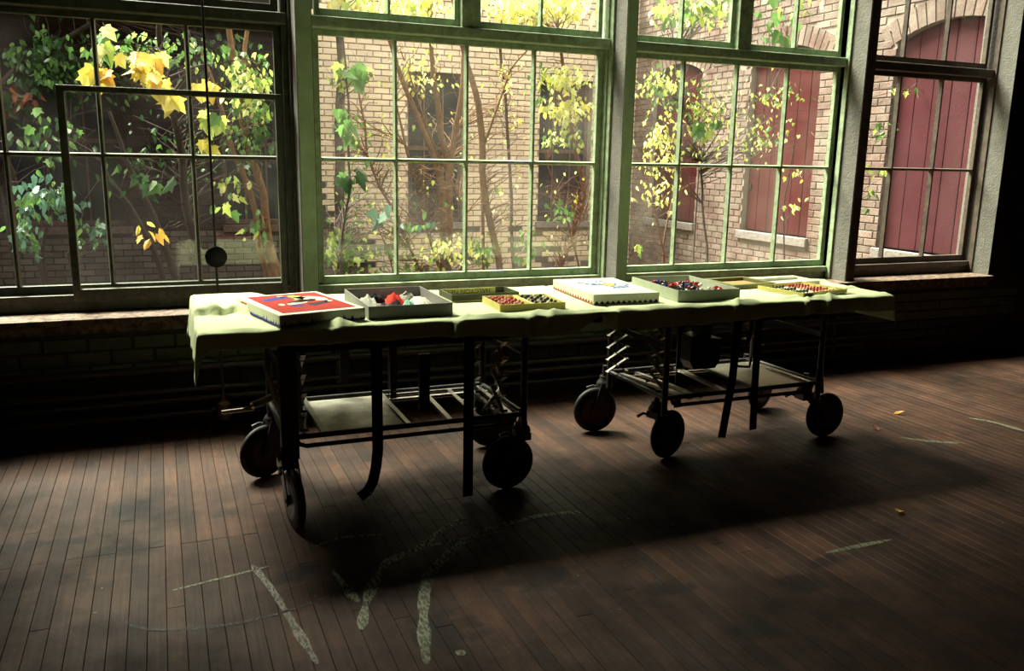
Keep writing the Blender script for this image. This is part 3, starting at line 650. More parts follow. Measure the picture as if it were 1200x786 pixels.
NAMES = dict(
 maple=('maple_sapling', 'young maple with big hanging yellow leaves behind the left window', 'tree', BARK_DK),
 brown_stems=('slender_tree', 'tree of several brown stems at the right side of the left window', 'tree', BARK_BR),
 dark_stems=('slender_tree', 'clump of thin dark leaning stems behind the left window', 'tree', BARK_DK),
 bush=('bush', 'low bush with blue-green leaves in the lower left window', 'bush', BARK_DK),
 canopy=('large_tree', 'large dark green tree overhanging the top left of the courtyard', 'tree', BARK_DK),
 grey_tree=('slender_tree', 'straight blurred grey trunk at the left edge of the middle window', 'tree', BARK_GY),
 green_sapling=('maple_sapling', 'sapling with broad green leaves at the left edge of the middle window', 'tree', BARK_GY),
 fan_tree=('branching_tree', 'tree whose brown trunk fans into many bare branches in the middle window', 'tree', BARK_BR),
 orange_trunk=('slender_tree', 'smooth orange-brown curving trunk against the pale wall', 'tree', BARK_BR),
 straight_sapling=('sapling', 'thin straight grey sapling right of the orange-brown trunk', 'tree', BARK_GY),
 yellow_tree=('branching_tree', 'small tree with a mass of yellow leaves at the right of the middle window', 'tree', BARK_RED),
 white_sapling=('sapling', 'dark thin sapling with pale yellow leaves before the red shutters', 'tree', BARK_GY),
 fork_sapling=('sapling', 'small forked sapling under the farthest red shutter', 'tree', BARK_RED),
 thin_sapling=('sapling', 'very thin stem rising before the middle red shutter', 'tree', BARK_DK),
 side_sapling=('sapling', 'sapling hidden by the post with green sprigs reaching over the faded red shutter', 'tree', BARK_GY),
 low_plants=('undergrowth_plant', 'low leafy plants along the bottom of the middle window', 'plant', BARK_GY))
MAPLE = [(0, .02), (.13, .10), (.36, .04), (.30, -.12), (.50, -.42), (.27, -.42), (.20, -.62), (0, -1.0), (-.20, -.62), (-.27, -.42), (-.50, -.42), (-.30, -.12), (-.36, .04), (-.13, .10)]
SMALL = [(0, 0), (.24, -.28), (.20, -.65), (0, -1), (-.20, -.65), (-.24, -.28)]
def leaf_geo(shape, size, fold, curl):
    vs = [(0, .0, -.35*size)]+[(x*size, (abs(x)*fold+curl*(y*y))*size, y*size) for x, y in shape]
    n_ = len(shape); return vs, [(0, 1+i, 1+(i+1) % n_) for i in range(n_)]
big_cache = {}
def big_mesh(col, v):
    k = (col, v)
    if k not in big_cache:
        vs, fs = leaf_geo(MAPLE, 1, .25+.15*v, -.15*v); b = MB().add(vs, fs)
        b.tube([(0, 0, 0), (.02, .01, .12), (.05, .02, .26)], .008, 4); big_cache[k] = b.mesh('leaf', LM[col])
    return big_cache[k]
def nearest(tr, p):
    best = None
    for t in tr:
        for i in range(len(t)-1):
            a, b = Vector(t[i][:3]), Vector(t[i+1][:3]); s_ = max(0, min(1, (p-a).dot(b-a)/max((b-a).length_squared, 1e-6))); q = a.lerp(b, s_)
            d = (q-p).length+max(0, q.z-p.z)*1.5
            if best is None or d < best[0]: best = (d, q, t[i][3])
    return best[1], best[2]
for key, (trunks, zones) in TREES.items():
    nm, lab, cat, bark = NAMES[key]; base = Vector(trunks[0][0][:3]); base.z = -.2
    root = tag(empty(nm, base), lab, cat); tk = MB(); tw = MB(); fo = MB(); big = 0
    for t in trunks:
        pts = []; rr = []
        T = [(t[0][0], t[0][1], -.25, t[0][3]*1.15)]+list(t)
        for i in range(len(T)-1):
            a, b = Vector(T[i][:3]), Vector(T[i+1][:3])
            for s_ in (0, .33, .66):
                p = a.lerp(b, s_); p += Vector((noise.noise(p*2.3)*.04, noise.noise(p*2.3+Vector((9, 0, 0)))*.04, 0)); pts.append(p); rr.append(T[i][3]*(1-s_)+T[i+1][3]*s_)
        pts.append(Vector(T[-1][:3])); rr.append(T[-1][3]); tk.tube(pts, rr, 8)
    mk = list(LM)
    for (cx, cy, cz, rx, ry, rz, ntw, nlf, size, kind) in zones:
        cen = Vector((cx, cy, cz)); paths = []
        for _ in range(ntw):
            v = Vector(RNG.normal(size=3)); v = v/max(v.length, .01)*random.random()**.4
            e = cen+Vector((v.x*rx, v.y*ry, v.z*rz)); q, qr = nearest(trunks, e+Vector((0, 0, -.25*random.random())))
            d = e-q; m1 = q+d*.35+Vector((random.uniform(-.1, .1), random.uniform(-.1, .1), random.uniform(0, .12)))*d.length
            m2 = q+d*.7+Vector((random.uniform(-.08, .08), random.uniform(-.08, .08), random.uniform(0, .10)))*d.length
            r0 = min(qr*.5, .004+.004*d.length); tw.tube([q, m1, m2, e], [r0, r0*.7, r0*.45, .0012], 4, cap=False); paths.append((m1, m2, e))
            if random.random() < .7:
                e2 = m2+(e-m2)*.6+Vector((random.uniform(-.2, .2), random.uniform(-.1, .1), random.uniform(-.1, .2))); tw.tube([m2, (m2+e2)/2+Vector((0, 0, .02)), e2], [r0*.45, r0*.3, .001], 3, cap=False)
        for _ in range(nlf):
            v = Vector(RNG.normal(size=3)); v = v/max(v.length, .01)*random.random()**.45
            e = cen+Vector((v.x*rx, v.y*ry, v.z*rz))
            if paths and random.random() < .6:
                m1, m2, e1 = random.choice(paths); q = m2.lerp(e1, random.random()**.6); e = q+(e-q)*.35
            col = random.choice(KIND[kind]); s_ = size*random.uniform(.7, 1.2)
            rot = Matrix.Rotation(random.uniform(-1.1, 1.1), 3, 'Z') @ Matrix.Rotation(random.uniform(-.9, .7), 3, 'X') @ Matrix.Rotation(random.uniform(-.7, .7), 3, 'Y')
            if size >= .12 and big < 300:
                o = link('leaf', big_mesh(col, random.choice((0, .5, 1))), root, e-base, rot.to_euler()); o.scale = (s_,)*3; big += 1
                tw.tube([e+rot @ Vector((.05, .02, .26))*s_, e+Vector((random.uniform(-.05, .05), .02, .1))], [.0015, .0015], 3, cap=False)
            else:
                vs, fs = leaf_geo(MAPLE if random.random() < .25 else SMALL, s_, random.uniform(.1, .5), random.uniform(-.2, .1))
                fo.add([rot @ Vector(p)+e for p in vs], fs, mk.index(col))
    tk.build('trunk', bark, root, base, smooth=True)
    if tw.v: tag(tw.build('twigs', bark if key != 'fan_tree' else BARK_BR, root, base), kind='stuff')
    if fo.v: tag(fo.build('foliage', [LM[k] for k in mk], root, base), kind='stuff')

# ------------------------------------------------------------------ gurneys
def caster(root, x, y, ang, sx, sy, top=.36):
    """wheel centred over (x,y); swivel stem at (sx,sy)"""
    o = root.location; c = empty('caster', (x-o.x, y-o.y, 0), ang, root); R = .127
    MB().lathe([(.0, -.020), (R*.62, -.020), (R*.82, -.019), (R*.95, -.013), (R, -.004), (R, .004), (R*.95, .013), (R*.82, .019), (R*.62, .020), (0, .020)], (0, 0, R), (0, 1, 0), 32).build('tyre', RUBBER, c, smooth=True)
    MB().lathe([(.0, -.026), (.018, -.026), (.022, -.021), (R*.55, -.0205), (R*.6, -.022), (R*.66, -.018), (R*.66, .018), (R*.6, .022), (R*.55, .0205), (.022, .021), (.018, .026), (0, .026)], (0, 0, R), (0, 1, 0), 28).build('hub', HUB, c, smooth=True)
    rel = Matrix.Rotation(-ang, 3, 'Z') @ Vector((sx-x, sy-y, 0)); px = rel.x
    f = MB()
    for s in (-1, 1):
        f.bar((0, s*.032, R), (px*.8, s*.032, 2*R+.02), .046, .006, 0, (0, 1, 0))
        f.box(-.018, .018, s*.032-.004, s*.032+.004, R-.02, R+.02)
    f.box(px-.035, px+.035, -.036, .036, 2*R-.02, 2*R+.014)
    f.lathe([(.0, 0), (.040, 0), (.044, .008), (.040, .024), (.030, .034), (.028, .055), (0, .055)], (px, 0, 2*R+.012), (0, 0, 1), 18)
    f.lathe([(0, 0), (.015, 0), (.015, top-2*R+.02), (0, top-2*R+.02)], (px, 0, 2*R), (0, 0, 1), 12)
    f.tube([(0, -.04, R), (0, .04, R)], .009, 10); f.build('fork', BLACK, c, smooth=True)
    MB().tube([(px-.02, .03, 2*R-.01), (px-.05, .045, 2*R), (px-.085, .05, 2*R-.012)], [.006, .007, .009], 8).build('brake_pedal', BLACK, c, smooth=True)
def scissor(root, x, y, z0, z1, n, wd, along=(0, 1, 0)):
    a = Vector(along); b = MB(); dz = (z1-z0)/n; sd = Vector((0, 0, 1)).cross(a)*.008
    for i in range(n):
        p, q = Vector((x, y, z0+i*dz)), Vector((x, y, z0+(i+1)*dz))
        b.bar(p-a*wd/2+sd, q+a*wd/2+sd, .005, .018, 0, sd); b.bar(p+a*wd/2-sd, q-a*wd/2-sd, .005, .018, 0, sd)
        for t in (p-a*wd/2, p+a*wd/2, (p+q)/2): b.tube([t-sd*2, t+sd*2], .006, 8, 1)
    return b.build('scissor_linkage', [STEEL, CHROME], root, root.location, smooth=False)
def strap(root, pts, wd=.045):
    b = MB(); L = []
    for i, p in enumerate(pts):
        p = Vector(p); L.append(p)
    for i in range(len(L)-1): b.bar(L[i], L[i+1]+(L[i+1]-L[i]).normalized()*.002, wd, .005, 0, (0, 1, .05))
    return b.build('strap', WEB, root, root.location)
def gurney(label, X0, X1, fx0, fx1, Y0, Y1, fy0, fy1):
    g = tag(empty('gurney', ((X0+X1)/2, (Y0+Y1)/2, 0)), label, 'gurney', 'old hospital gurneys by the windows'); o = g.location
    B = lambda mb, n_, m=BLACK, sm=False: mb.build(n_, m, g, o, smooth=sm)
    B(MB().box(X0, X1, Y0, Y1, .806, .826), 'tabletop', STEEL)
    B(MB().bar((X0+.02, Y0+.03, .79), (X1-.02, Y0+.03, .79), .03, .03).bar((X0+.02, Y1-.03, .79), (X1-.02, Y1-.03, .79), .03, .03).bar((X0+.03, Y0+.02, .79), (X0+.03, Y1-.02, .79), .03, .03).bar((X1-.03, Y0+.02, .79), (X1-.03, Y1-.02, .79), .03, .03), 'top_frame')
    for xx_, yy_ in ((fx0, fy0), (fx1, fy0), (fx0, fy1), (fx1, fy1)): B(MB().tube([(xx_, yy_, .27), (xx_, yy_, .79)], .016, 12), 'corner_post', BLACK, True)
    # lower frame: upper rails, bent lower tube
    for yy_ in (fy0, fy1):
        B(MB().tube([(fx0, yy_, .36), (fx1, yy_, .36)], .012, 10), 'side_rail', BLACK, True)
        c_ = .05; B(MB().tube([(fx0+.04, yy_, .352), (fx0+.05, yy_, .33), (fx0+.08, yy_, .318), (fx1-.08, yy_, .318), (fx1-.05, yy_, .33), (fx1-.04, yy_, .352)], .010, 8), 'bumper_rail', BLACK if yy_ == fy0 else CHROME, True)
    for xx_ in (fx0, fx1): B(MB().tube([(xx_, fy0, .36), (xx_, fy1, .36)], .012, 10), 'end_rail', BLACK, True)
    for z_ in (.60, .70):
        B(MB().bar((fx0, fy1, z_), (fx1, fy1, z_), .012, .025), 'side_rail')
    B(MB().bar((fx0, fy0, .735), (fx1, fy0, .735), .012, .03), 'side_rail')
    for xx_ in (fx0, fx1): B(MB().bar((xx_, fy0, .62), (xx_, fy1, .62), .012, .025), 'end_rail')
    return g, B
g1, B = gurney('gurney nearest the left window with a red and a grey box on its cloth', .12, 1.86, .42, 1.48, 3.345, 4.10, 3.41, 3.96)
o = g1.location
MB().box(.585, .93, 3.43, 3.93, .352, .357).build('deck_sheet', mat('scuffed_steel_sheet', (.72, .70, .58), .4, .5, metal=.25, noise_s=7, noise_a=.15, col2=(.30, .27, .22)), g1, o)
for x in (.575, .94): B(MB().bar((x, 3.42, .362), (x, 3.95, .362), .02, .014), 'cross_bar', STEEL)
for x, m_ in ((1.14, STEEL), (1.27, CHROME), (1.38, BLACK), (1.43, STEEL)): B(MB().bar((x, 3.42, .352), (x+.02, 3.95, .352), .022, .012), 'cross_bar', m_)
for yy_ in (3.84, 3.93): B(MB().tube([(.94, yy_, .352), (1.48, yy_, .352)], .008, 8), 'cross_rail', CHROME, True)
for a, b_ in (((.50, 3.44, .35), (.56, 3.9, .34)), ((.46, 3.44, .35), (.50, 3.9, .34))): B(MB().bar(a, b_, .02, .012), 'cross_bar')
scissor(g1, 1.40, 3.52, .37, .78, 5, .14); scissor(g1, 1.40, 3.86, .37, .78, 5, .14)
scissor(g1, .50, 3.52, .37, .78, 5, .12)
B(MB().bar((1.10, 3.72, .33), (1.10, 3.72, .60), .05, .02, 0, (0, 1, 0)).bar((1.0, 3.92, .34), (1.0, 3.92, .78), .03, .02), 'lift_plate')
B(MB().tube([(1.30, 3.45, .38), (1.44, 3.60, .43), (1.50, 3.80, .40)], .012, 8), 'release_lever', CHROME, True)
B(MB().tube([(1.34, 3.44, .36), (1.42, 3.56, .345), (1.56, 3.60, .30)], .010, 8), 'brake_linkage', BLACK, True)
B(MB().tube([(.40, 3.66, .47), (.31, 3.62, .45)], .016, 10).tube([(.31, 3.62, .45), (.27, 3.61, .44)], .006, 8), 'crank_handle', STEEL, True)
B(MB().bar((.37, 3.62, .62), (.42, 3.55, .42), .014, .02), 'brake_lever', STEEL)
B(MB().tube([(.20, 3.9, .35), (.34, 3.9, .355)], .01, 8), 'bumper_bar', STEEL, True)
B(MB().box(.40, .47, 3.395, 3.45, .27, .80), 'corner_bracket')
caster(g1, .432, 3.32, math.radians(97), .425, 3.41); caster(g1, .385, 3.95, math.radians(24), .44, 3.96)
caster(g1, 1.415, 3.43, math.radians(2), 1.48, 3.42); caster(g1, 1.55, 4.0, math.radians(-10), 1.48, 3.96)
strap(g1, [(.790, 3.365, .79), (.790, 3.365, .38), (.790, 3.365, .28), (.782, 3.37, .20), (.768, 3.37, .14), (.748, 3.375, .10), (.715, 3.38, .075)], .046)
strap(g1, [(1.195, 3.36, .79), (1.195, 3.36, .02)], .046)
strap(g1, [(1.02, 4.0, .79), (1.02, 4.0, .30)], .045); strap(g1, [(.78, 3.99, .79), (.78, 3.99, .42)], .045)

g2, B = gurney('gurney on the right with the dotted yellow tray on its cloth', 1.95, 3.535, 2.24, 3.20, 3.345, 4.08, 3.42, 3.98)
o = g2.location
MB().box(2.80, 3.14, 3.45, 3.95, .352, .357).build('deck_sheet', STEEL, g2, o)
B(MB().bar((3.15, 3.43, .362), (3.15, 3.97, .362), .02, .014), 'cross_bar', CHROME); B(MB().bar((2.79, 3.43, .362), (2.79, 3.97, .362), .02, .014), 'cross_bar', BLACK)
B(MB().bar((2.62, 3.43, .352), (2.66, 3.97, .352), .03, .014), 'cross_bar', STEEL)
B(MB().bar((2.40, 3.43, .345), (2.30, 3.97, .345), .03, .014), 'cross_bar', STEEL); B(MB().bar((2.46, 3.43, .345), (2.40, 3.97, .345), .02, .014), 'cross_bar', STEEL)
scissor(g2, 2.24, 3.90, .38, .78, 6, .12, (1, 0, 0)); scissor(g2, 2.30, 3.60, .38, .78, 6, .14); scissor(g2, 3.10, 3.86, .50, .78, 3, .16)
B(MB().prism([(-.095, -.05), (-.07, -.095), (.07, -.095), (.095, -.06), (.10, .07), (.03, .075), (.03, .16), (-.03, .16), (-.03, .10), (-.09, .09)], lambda a, b, t: (2.70+a, 3.75+t, .49+b), .10), 'crank_box')
B(MB().tube([(2.80, 3.78, .45), (2.86, 3.72, .45), (2.865, 3.70, .41), (2.93, 3.66, .41), (2.94, 3.66, .47)], .008, 8), 'crank_handle', BLACK, True)
B(MB().tube([(2.95, 3.7, .78), (2.96, 3.7, .62), (2.93, 3.7, .52)], .014, 8), 'hook_arm', BLACK, True)
B(MB().tube([(3.20, 3.42, .44), (3.23, 3.43, .30)], .018, 8), 'caster_socket', BLACK, True)
caster(g2, 2.35, 3.54, math.radians(17), 2.26, 3.50); caster(g2, 2.195, 4.05, math.radians(-6), 2.24, 3.98)
caster(g2, 3.38, 3.54, math.radians(-1), 3.22, 3.44); caster(g2, 3.38, 4.10, math.radians(20), 3.22, 3.98)
strap(g2, [(2.61, 3.37, .79), (2.60, 3.37, .45), (2.56, 3.37, .14)], .045); strap(g2, [(2.76, 3.40, .79), (2.765, 3.40, .40), (2.775, 3.40, .15)], .042)
strap(g2, [(2.66, 3.93, .79), (2.66, 3.93, .13)], .045)

# ------------------------------------------------------------------ cloths
ZT = .832
def sstep(a, b, t): t = max(0, min(1, (t-a)/(b-a))); return t*t*(3-2*t)
def cloth(name, label, X0, X1, Y0, Y1, drop, over, bumps=None, seed=0, folds=()):
    """sheet draped over a top: drop(edge, s) gives the overhang length along each edge"""
    nx, ny = 150, 80; ol, orr, of, ob = over
    vs = []
    for j in range(ny+1):
        for i in range(nx+1):
            u = X0-ol+(X1-X0+ol+orr)*i/nx; v = Y0-of+(Y1-Y0+of+ob)*j/ny
            fx = drop('f', u)/of; bfac = 1
            ox = max(X0-u, 0) or -max(u-X1, 0); oy = max(Y0-v, 0)*fx; oyb = max(v-Y1, 0)
            x = min(max(u, X0), X1); y = min(max(v, Y0), Y1); a = abs(ox); b = max(oy, oyb)
            rr = .012
            dz = math.sqrt(a*a+b*b)
            fold = .012*math.sin(u*23+seed)+.010*math.sin(u*41+v*9+seed*2); foldy = .012*math.sin(v*27+seed)
            soft = min(dz/.05, 1)
            sgx = -1 if ox > 0 else 1
            if a > 0: x += sgx*(min(a, rr)+.06*a*soft+min(a, b)*.04+foldy*soft*.5)
            if oy > 0: y -= min(b, rr)*1.0+.06*b*soft+fold*soft*.7+min(a, b)*.10
            elif oyb > 0: y += min(b, rr)+.08*b+fold*soft*.5
            h = ZT-max(dz-rr*.7, 0)*.97
            n1 = noise.noise(Vector((u*3.1, v*3.7, seed)))*.006+noise.noise(Vector((u*9, v*11, seed+5)))*.004
            edge = min(abs(v-Y0)/.10, 1); rid = 0
            if dz == 0: rid = max(0, 1-abs(v-Y0)/.09)*.020*max(0, noise.noise(Vector((u*6+v*14, seed, 2))))*2
            for fc_ in folds:
                q_ = math.exp(-((u-fc_-1.1*(v-Y0) if dz == 0 else u-fc_+.5*oy)/.016)**2)
                if dz == 0: rid += q_*.010*(1-sstep(0, .13, v-Y0))
                elif oy > 0: y -= q_*.022
            h += (n1*.5+.003 if dz == 0 else 0)+rid+(bumps(u, v) if bumps and dz == 0 else (bumps(u, v)*max(0, 1-dz/.06) if bumps else 0))
            vs.append((x, y, h))
    W = nx+1; b_ = MB().add(vs, [(j*W+i, j*W+i+1, (j+1)*W+i+1, (j+1)*W+i) for j in range(ny) for i in range(nx)])
    o_ = b_.build(name, CLOTH, None, smooth=True); o_.data.set_sharp_from_angle(angle=3.1)
    s_ = o_.modifiers.new('thick', 'SOLIDIFY'); s_.thickness = .0018; s_.offset = 1
    return tag(o_, label, 'cloth')
def bump1(u, v):
    e = 3.70+.02*math.sin(u*31)+.015*math.sin(u*53)-(u-.1)*.12
    t = (1-sstep(.36, .50, u))*sstep(e-.012, e+.015, v); r = math.exp(-((v-e-.03)/.03)**2)*(1-sstep(.34, .46, u))
    return .026*t+r*(.010+.008*math.sin(u*47)+.006*math.sin(u*83+v*20))
def drop1(e, u):
    return .075+.025*sstep(1.0, 1.5, u)-.08*sstep(1.60, 1.88, u)+(.08*(1-sstep(.05, .16, u)))
cloth('table_cloth', 'pale greenish cloth on the left gurney with a rumpled left end', .11, 1.885, 3.325, 4.11, drop1, (.15, .03, .10, .10), bump1, 1, (1.14, 1.47, 1.56, .62))
def bump2(u, v):
    r = math.exp(-(((v-3.40)-(u-2.98)*.28)/.016)**2)*sstep(2.8, 2.9, u)*(1-sstep(3.3, 3.4, u))*.010
    r += math.exp(-(((v-3.40)-(u-3.12)*.45)/.02)**2)*sstep(3.1, 3.15, u)*(1-sstep(3.5, 3.58, u))*.014
    return r+sstep(3.3, 3.5, u)*math.exp(-((v-3.95+(u-3.3)*.5)/.03)**2)*.012
def drop2(e, u): return .098-.015*sstep(2.3, 2.9, u)+.01*sstep(3.3, 3.57, u)
cloth('table_cloth', 'smooth pale greenish cloth on the right gurney, overlapping the left one', 1.905, 3.550, 3.325, 4.10, drop2, (.10, .15, .10, .10), bump2, 4, (2.55, 2.98, 3.12))

# ------------------------------------------------------------------ boxes on the cloths
ZB = .8385
def lidbox(label, cx, cy, rz, W, D, H, m, cat='box', name='game_box'):
    r = tag(empty(name, (cx, cy, ZB), rz), label, cat)
    MB().box(-W/2, W/2, -D/2, D/2, .004, H).build('lid', m, r, bevel=.003)
    MB().box(-W/2+.004, W/2-.004, -D/2+.004, D/2-.004, 0, .004).build('base', m, r)
    return r
def inlay(r, name, m, poly, z, h=.0006):
    return MB().prism(poly, lambda a, b, t: (a, b, z+t), h).build(name, m, r)
def stroke(b, pts, z, wd=.004):
    for p, q in zip(pts, pts[1:]): b.bar((p[0], p[1], z), (q[0], q[1], z), wd, .0006)
def blob(cx, cy, rx, ry, n=10, j=.25, rot=0, seed=0):
    R_ = random.Random(seed); P = []
    for i in range(n):
        a = 2*PI*i/n; k = 1+R_.uniform(-j, j); x, y = rx*k*math.cos(a), ry*k*math.sin(a)
        P.append((cx+x*math.cos(rot)-y*math.sin(rot), cy+x*math.sin(rot)+y*math.cos(rot)))
    return P
def tray(label, cx, cy, rz, W, D, H, m, name='open_box', cat='box', t=.005, mi=None, z=0):
    r = tag(empty(name, (cx, cy, ZB+z), rz), label, cat)
    b = MB().box(-W/2, W/2, -D/2, D/2, 0, .004, 1)
    b.box(-W/2, W/2, -D/2, -D/2+t, .004, H).box(-W/2, W/2, D/2-t, D/2, .004, H).box(-W/2, -W/2+t, -D/2+t, D/2-t, .004, H).box(W/2-t, W/2, -D/2+t, D/2-t, .004, H)
    b.build('tray', [m, mi or m], r, bevel=.0008)
    return r
def skyline(r, W, D, m, step, hmin, hmax, seed, sides='fl', name='side_print', tri=False):
    R_ = random.Random(seed); b = MB()
    for s_, L_ in (('f', W), ('l', D)):
        if s_ not in sides: continue
        n_ = int((L_-.006)/step); st = (L_-.006)/n_
        for i in range(n_):
            a = -L_/2+.003+i*st; h = R_.uniform(hmin, hmax)*(2 if R_.random() < .12 and not tri else 1)
            P = [(a, .003), (a+st, .003), (a+st*.5, .003+h)] if tri else [(a, .003), (a+st, .003), (a+st, .003+h*.5), (a+st*.5, .003+h), (a, .003+h*.45)]
            if s_ == 'f': b.prism(P, lambda p, q, t: (p, -D/2-.0006+t, q), .0006)
            else: b.prism(P, lambda p, q, t: (-W/2-.0006+t, p, q), .0006)
    return b.build(name, m, r)
# 1 red illustrated box
r1 = lidbox('white box with a red picture panel on its lid and blue print round its sides', .519, 3.600, math.radians(13.5), .365, .500, .052, CARD_WHITE)
inlay(r1, 'picture_panel', CARD_RED, [(-.155, -.215), (.160, -.215), (.160, .225), (-.150, .225)], .052)
skyline(r1, .365, .5, INK_BLUE, .007, .008, .016, 3)
MB().box(-.1832, -.1826, .13, .20, .036, .043).build('small_lettering', INK_RED, r1)
for m, P in ((INK_BLUE, blob(-.055, .125, .070, .035, 11, .25, .3, 1)), (INK_DK, blob(.02, .02, .06, .03, 9, .3, .2, 2)), (INK_GREEN, blob(.035, .12, .035, .05, 9, .3, 0, 3)), (CREAM, blob(-.02, .165, .017, .024, 8, .1, 0, 4)),
             (CREAM, blob(.075, .06, .055, .065, 10, .3, .5, 5)), (CREAM, blob(-.025, -.02, .055, .020, 8, .25, .25, 6)), (CREAM, blob(.055, .10, .016, .02, 8, .1, 0, 7)), (INK_DK, blob(.06, -.06, .07, .028, 9, .3, .4, 8)),
             (INK_GREEN, blob(.02, .055, .025, .02, 7, .2, 0, 9)), (CREAM, blob(.115, -.03, .03, .012, 7, .2, .6, 10)), (INK_BLUE, blob(-.035, -.075, .035, .02, 7, .3, 0, 11)), (CREAM, blob(-.09, -.03, .015, .025, 7, .3, 0, 12)), (INK_ORANGE, blob(.03, .17, .02, .012, 7, .2, 0, 13))):
    inlay(r1, 'printed_figure', m, P, .0526)
# 2 grey open box with scraps
r2 = tray('grey open cardboard box full of crumpled cloth scraps', .951, 3.65, 0, .365, .50, .054, CARD_GREY)
def scrap(label, m, cx, cy, rx, ry, h, seed):
    n_, k = 20, 7; vs = [(0, 0, h)]
    for j in range(1, k+1):
        for i in range(n_):
            a = 2*PI*i/n_; f = j/k; rr = f*(1+.30*noise.noise(Vector((math.cos(a)*1.6, math.sin(a)*1.6, seed))))
            z = h*(1-f**2.4)*(.8+.5*noise.noise(Vector((math.cos(a)*2.4*f, math.sin(a)*2.4*f, seed+3))))+.006*noise.noise(Vector((a*2, f*5, seed+9)))
            vs.append((rx*rr*math.cos(a), ry*rr*math.sin(a), max(z, 0)+(.0 if j < k else -.001)))
    fs = [(0, 1+i, 1+(i+1) % n_) for i in range(n_)]+[(1+(j-1)*n_+i, 1+j*n_+i, 1+j*n_+(i+1) % n_, 1+(j-1)*n_+(i+1) % n_) for j in range(1, k) for i in range(n_)]+[tuple(range(len(vs)-1, len(vs)-1-n_, -1))]
    o_ = MB().add(vs, fs).build('cloth_scrap', m, None, smooth=True); o_.location = (cx, cy, ZB+.006)
    return tag(o_, label, 'cloth scrap', 'cloth scraps in the grey box')
scrap('grey crumpled scrap at the left end of the grey open box', F_GREY, .835, 3.70, .045, .13, .045, 1)
scrap('taupe scrap in the front left of the grey open box', F_BROWN, .865, 3.52, .055, .07, .040, 2)
scrap('black folded scrap in front of the grey one in the grey open box', F_BLACK, .925, 3.55, .032, .08, .047, 3)
scrap('dark scrap at the back of the grey open box', F_BLACK, .89, 3.79, .04, .04, .042, 4)
scrap('bright scarlet scrap in the middle of the grey open box', F_RED, .962, 3.73, .045, .06, .050, 5)
scrap('pale teal scrap beside the black one in the grey open box', F_TEAL, .985, 3.56, .030, .06, .048, 6)
scrap('large off-white scrap at the right of the grey open box', F_WHITE, 1.055, 3.62, .055, .13, .045, 7)
scrap('small grey-white scrap in the back right of the grey open box', F_GREY, 1.04, 3.80, .05, .05, .040, 8)
# 3 shallow olive box with lettering
r3 = tray('shallow dark olive box lid with upside-down lettering inside its rim', 1.405, 3.815, math.radians(1), .345, .19, .034, CARD_DKOLIVE, mi=CREAM, t=.006)
MB().box(-.166, .12, .083, .0885, .004, .0335).build('lettered_strip', mat('yellow_green_card', (.40, .42, .13), .6, .3), r3)
fc = bpy.data.curves.new('lettering', 'FONT'); fc.body = 'HALCYON NEST'; fc.size = .036; fc.extrude = .0004; fc.align_x = 'CENTER'; fc.align_y = 'CENTER'
fc.materials.append(INK_DK); to_ = bpy.data.objects.new('tmp', fc); C.objects.link(to_); bpy.context.view_layer.update(); lm_ = bpy.data.meshes.new_from_object(to_.evaluated_get(bpy.context.evaluated_depsgraph_get())); bpy.data.objects.remove(to_)
fo_ = link('lettering', lm_, r3, (-.030, .0825, .019)); fo_.rotation_euler = (PI/2, PI, 0); fo_.scale = (.93, .85, 1)
# 4 yellow case of beads
def beadrow(label, group, cx, cy, rz, pts, m, rad=.0085, z=.030, name='bead'):
    R_ = Matrix.Rotation(rz, 3, 'Z'); me = MB().lathe([(0, -rad), (rad*.7, -rad*.7), (rad, 0), (rad*.75, rad*.65), (rad*.3, rad*.95), (0, rad)], (0, 0, 0), (0, 0, 1), 10).mesh('bead', m, smooth=True)
    for x_, y_ in pts:
        p = R_ @ Vector((x_, y_, 0)); o_ = link(name, me, None, (cx+p.x, cy+p.y, ZB+z)); tag(o_, label, 'bead', group)
A4 = (1.518, 3.53, math.radians(-2)); r4 = tray('small yellow box holding rows of red and black beads in two halves', *A4, .315, .25, .032, CARD_YEL, name='bead_box', mi=CREAM)
MB().box(-.010, .010, -.12, .12, .004, .031).build('divider', CARD_YEL, r4)
MB().box(-.147, -.012, -.115, .115, .004, .019).box(.012, .147, -.115, .115, .004, .019).build('bead_card', CREAM, r4)
g_ = [(-.13+.031*i, -.085+.045*j) for i in range(4) for j in range(5)]
beadrow('deep red bead in the left half of the small yellow box', 'red beads in the yellow box', *A4, [p for k, p in enumerate(g_) if k % 3 != 1], BEAD_R, .009, .0275)
beadrow('pink bead in the left half of the small yellow box', 'pink beads in the yellow box', *A4, [p for k, p in enumerate(g_) if k % 3 == 1], BEAD_P, .009, .0275)
g_ = [(.03+.031*i, -.085+.045*j) for i in range(4) for j in range(5)]
beadrow('black bead in the right half of the small yellow box', 'black beads in the yellow box', *A4, [p for k, p in enumerate(g_) if k % 4 != 2], BEAD_K, .0095, .0275)
beadrow('ivory bead in the right half of the small yellow box', 'ivory beads in the yellow box', *A4, [p for k, p in enumerate(g_) if k % 4 == 2], BEAD_W, .009, .0275)
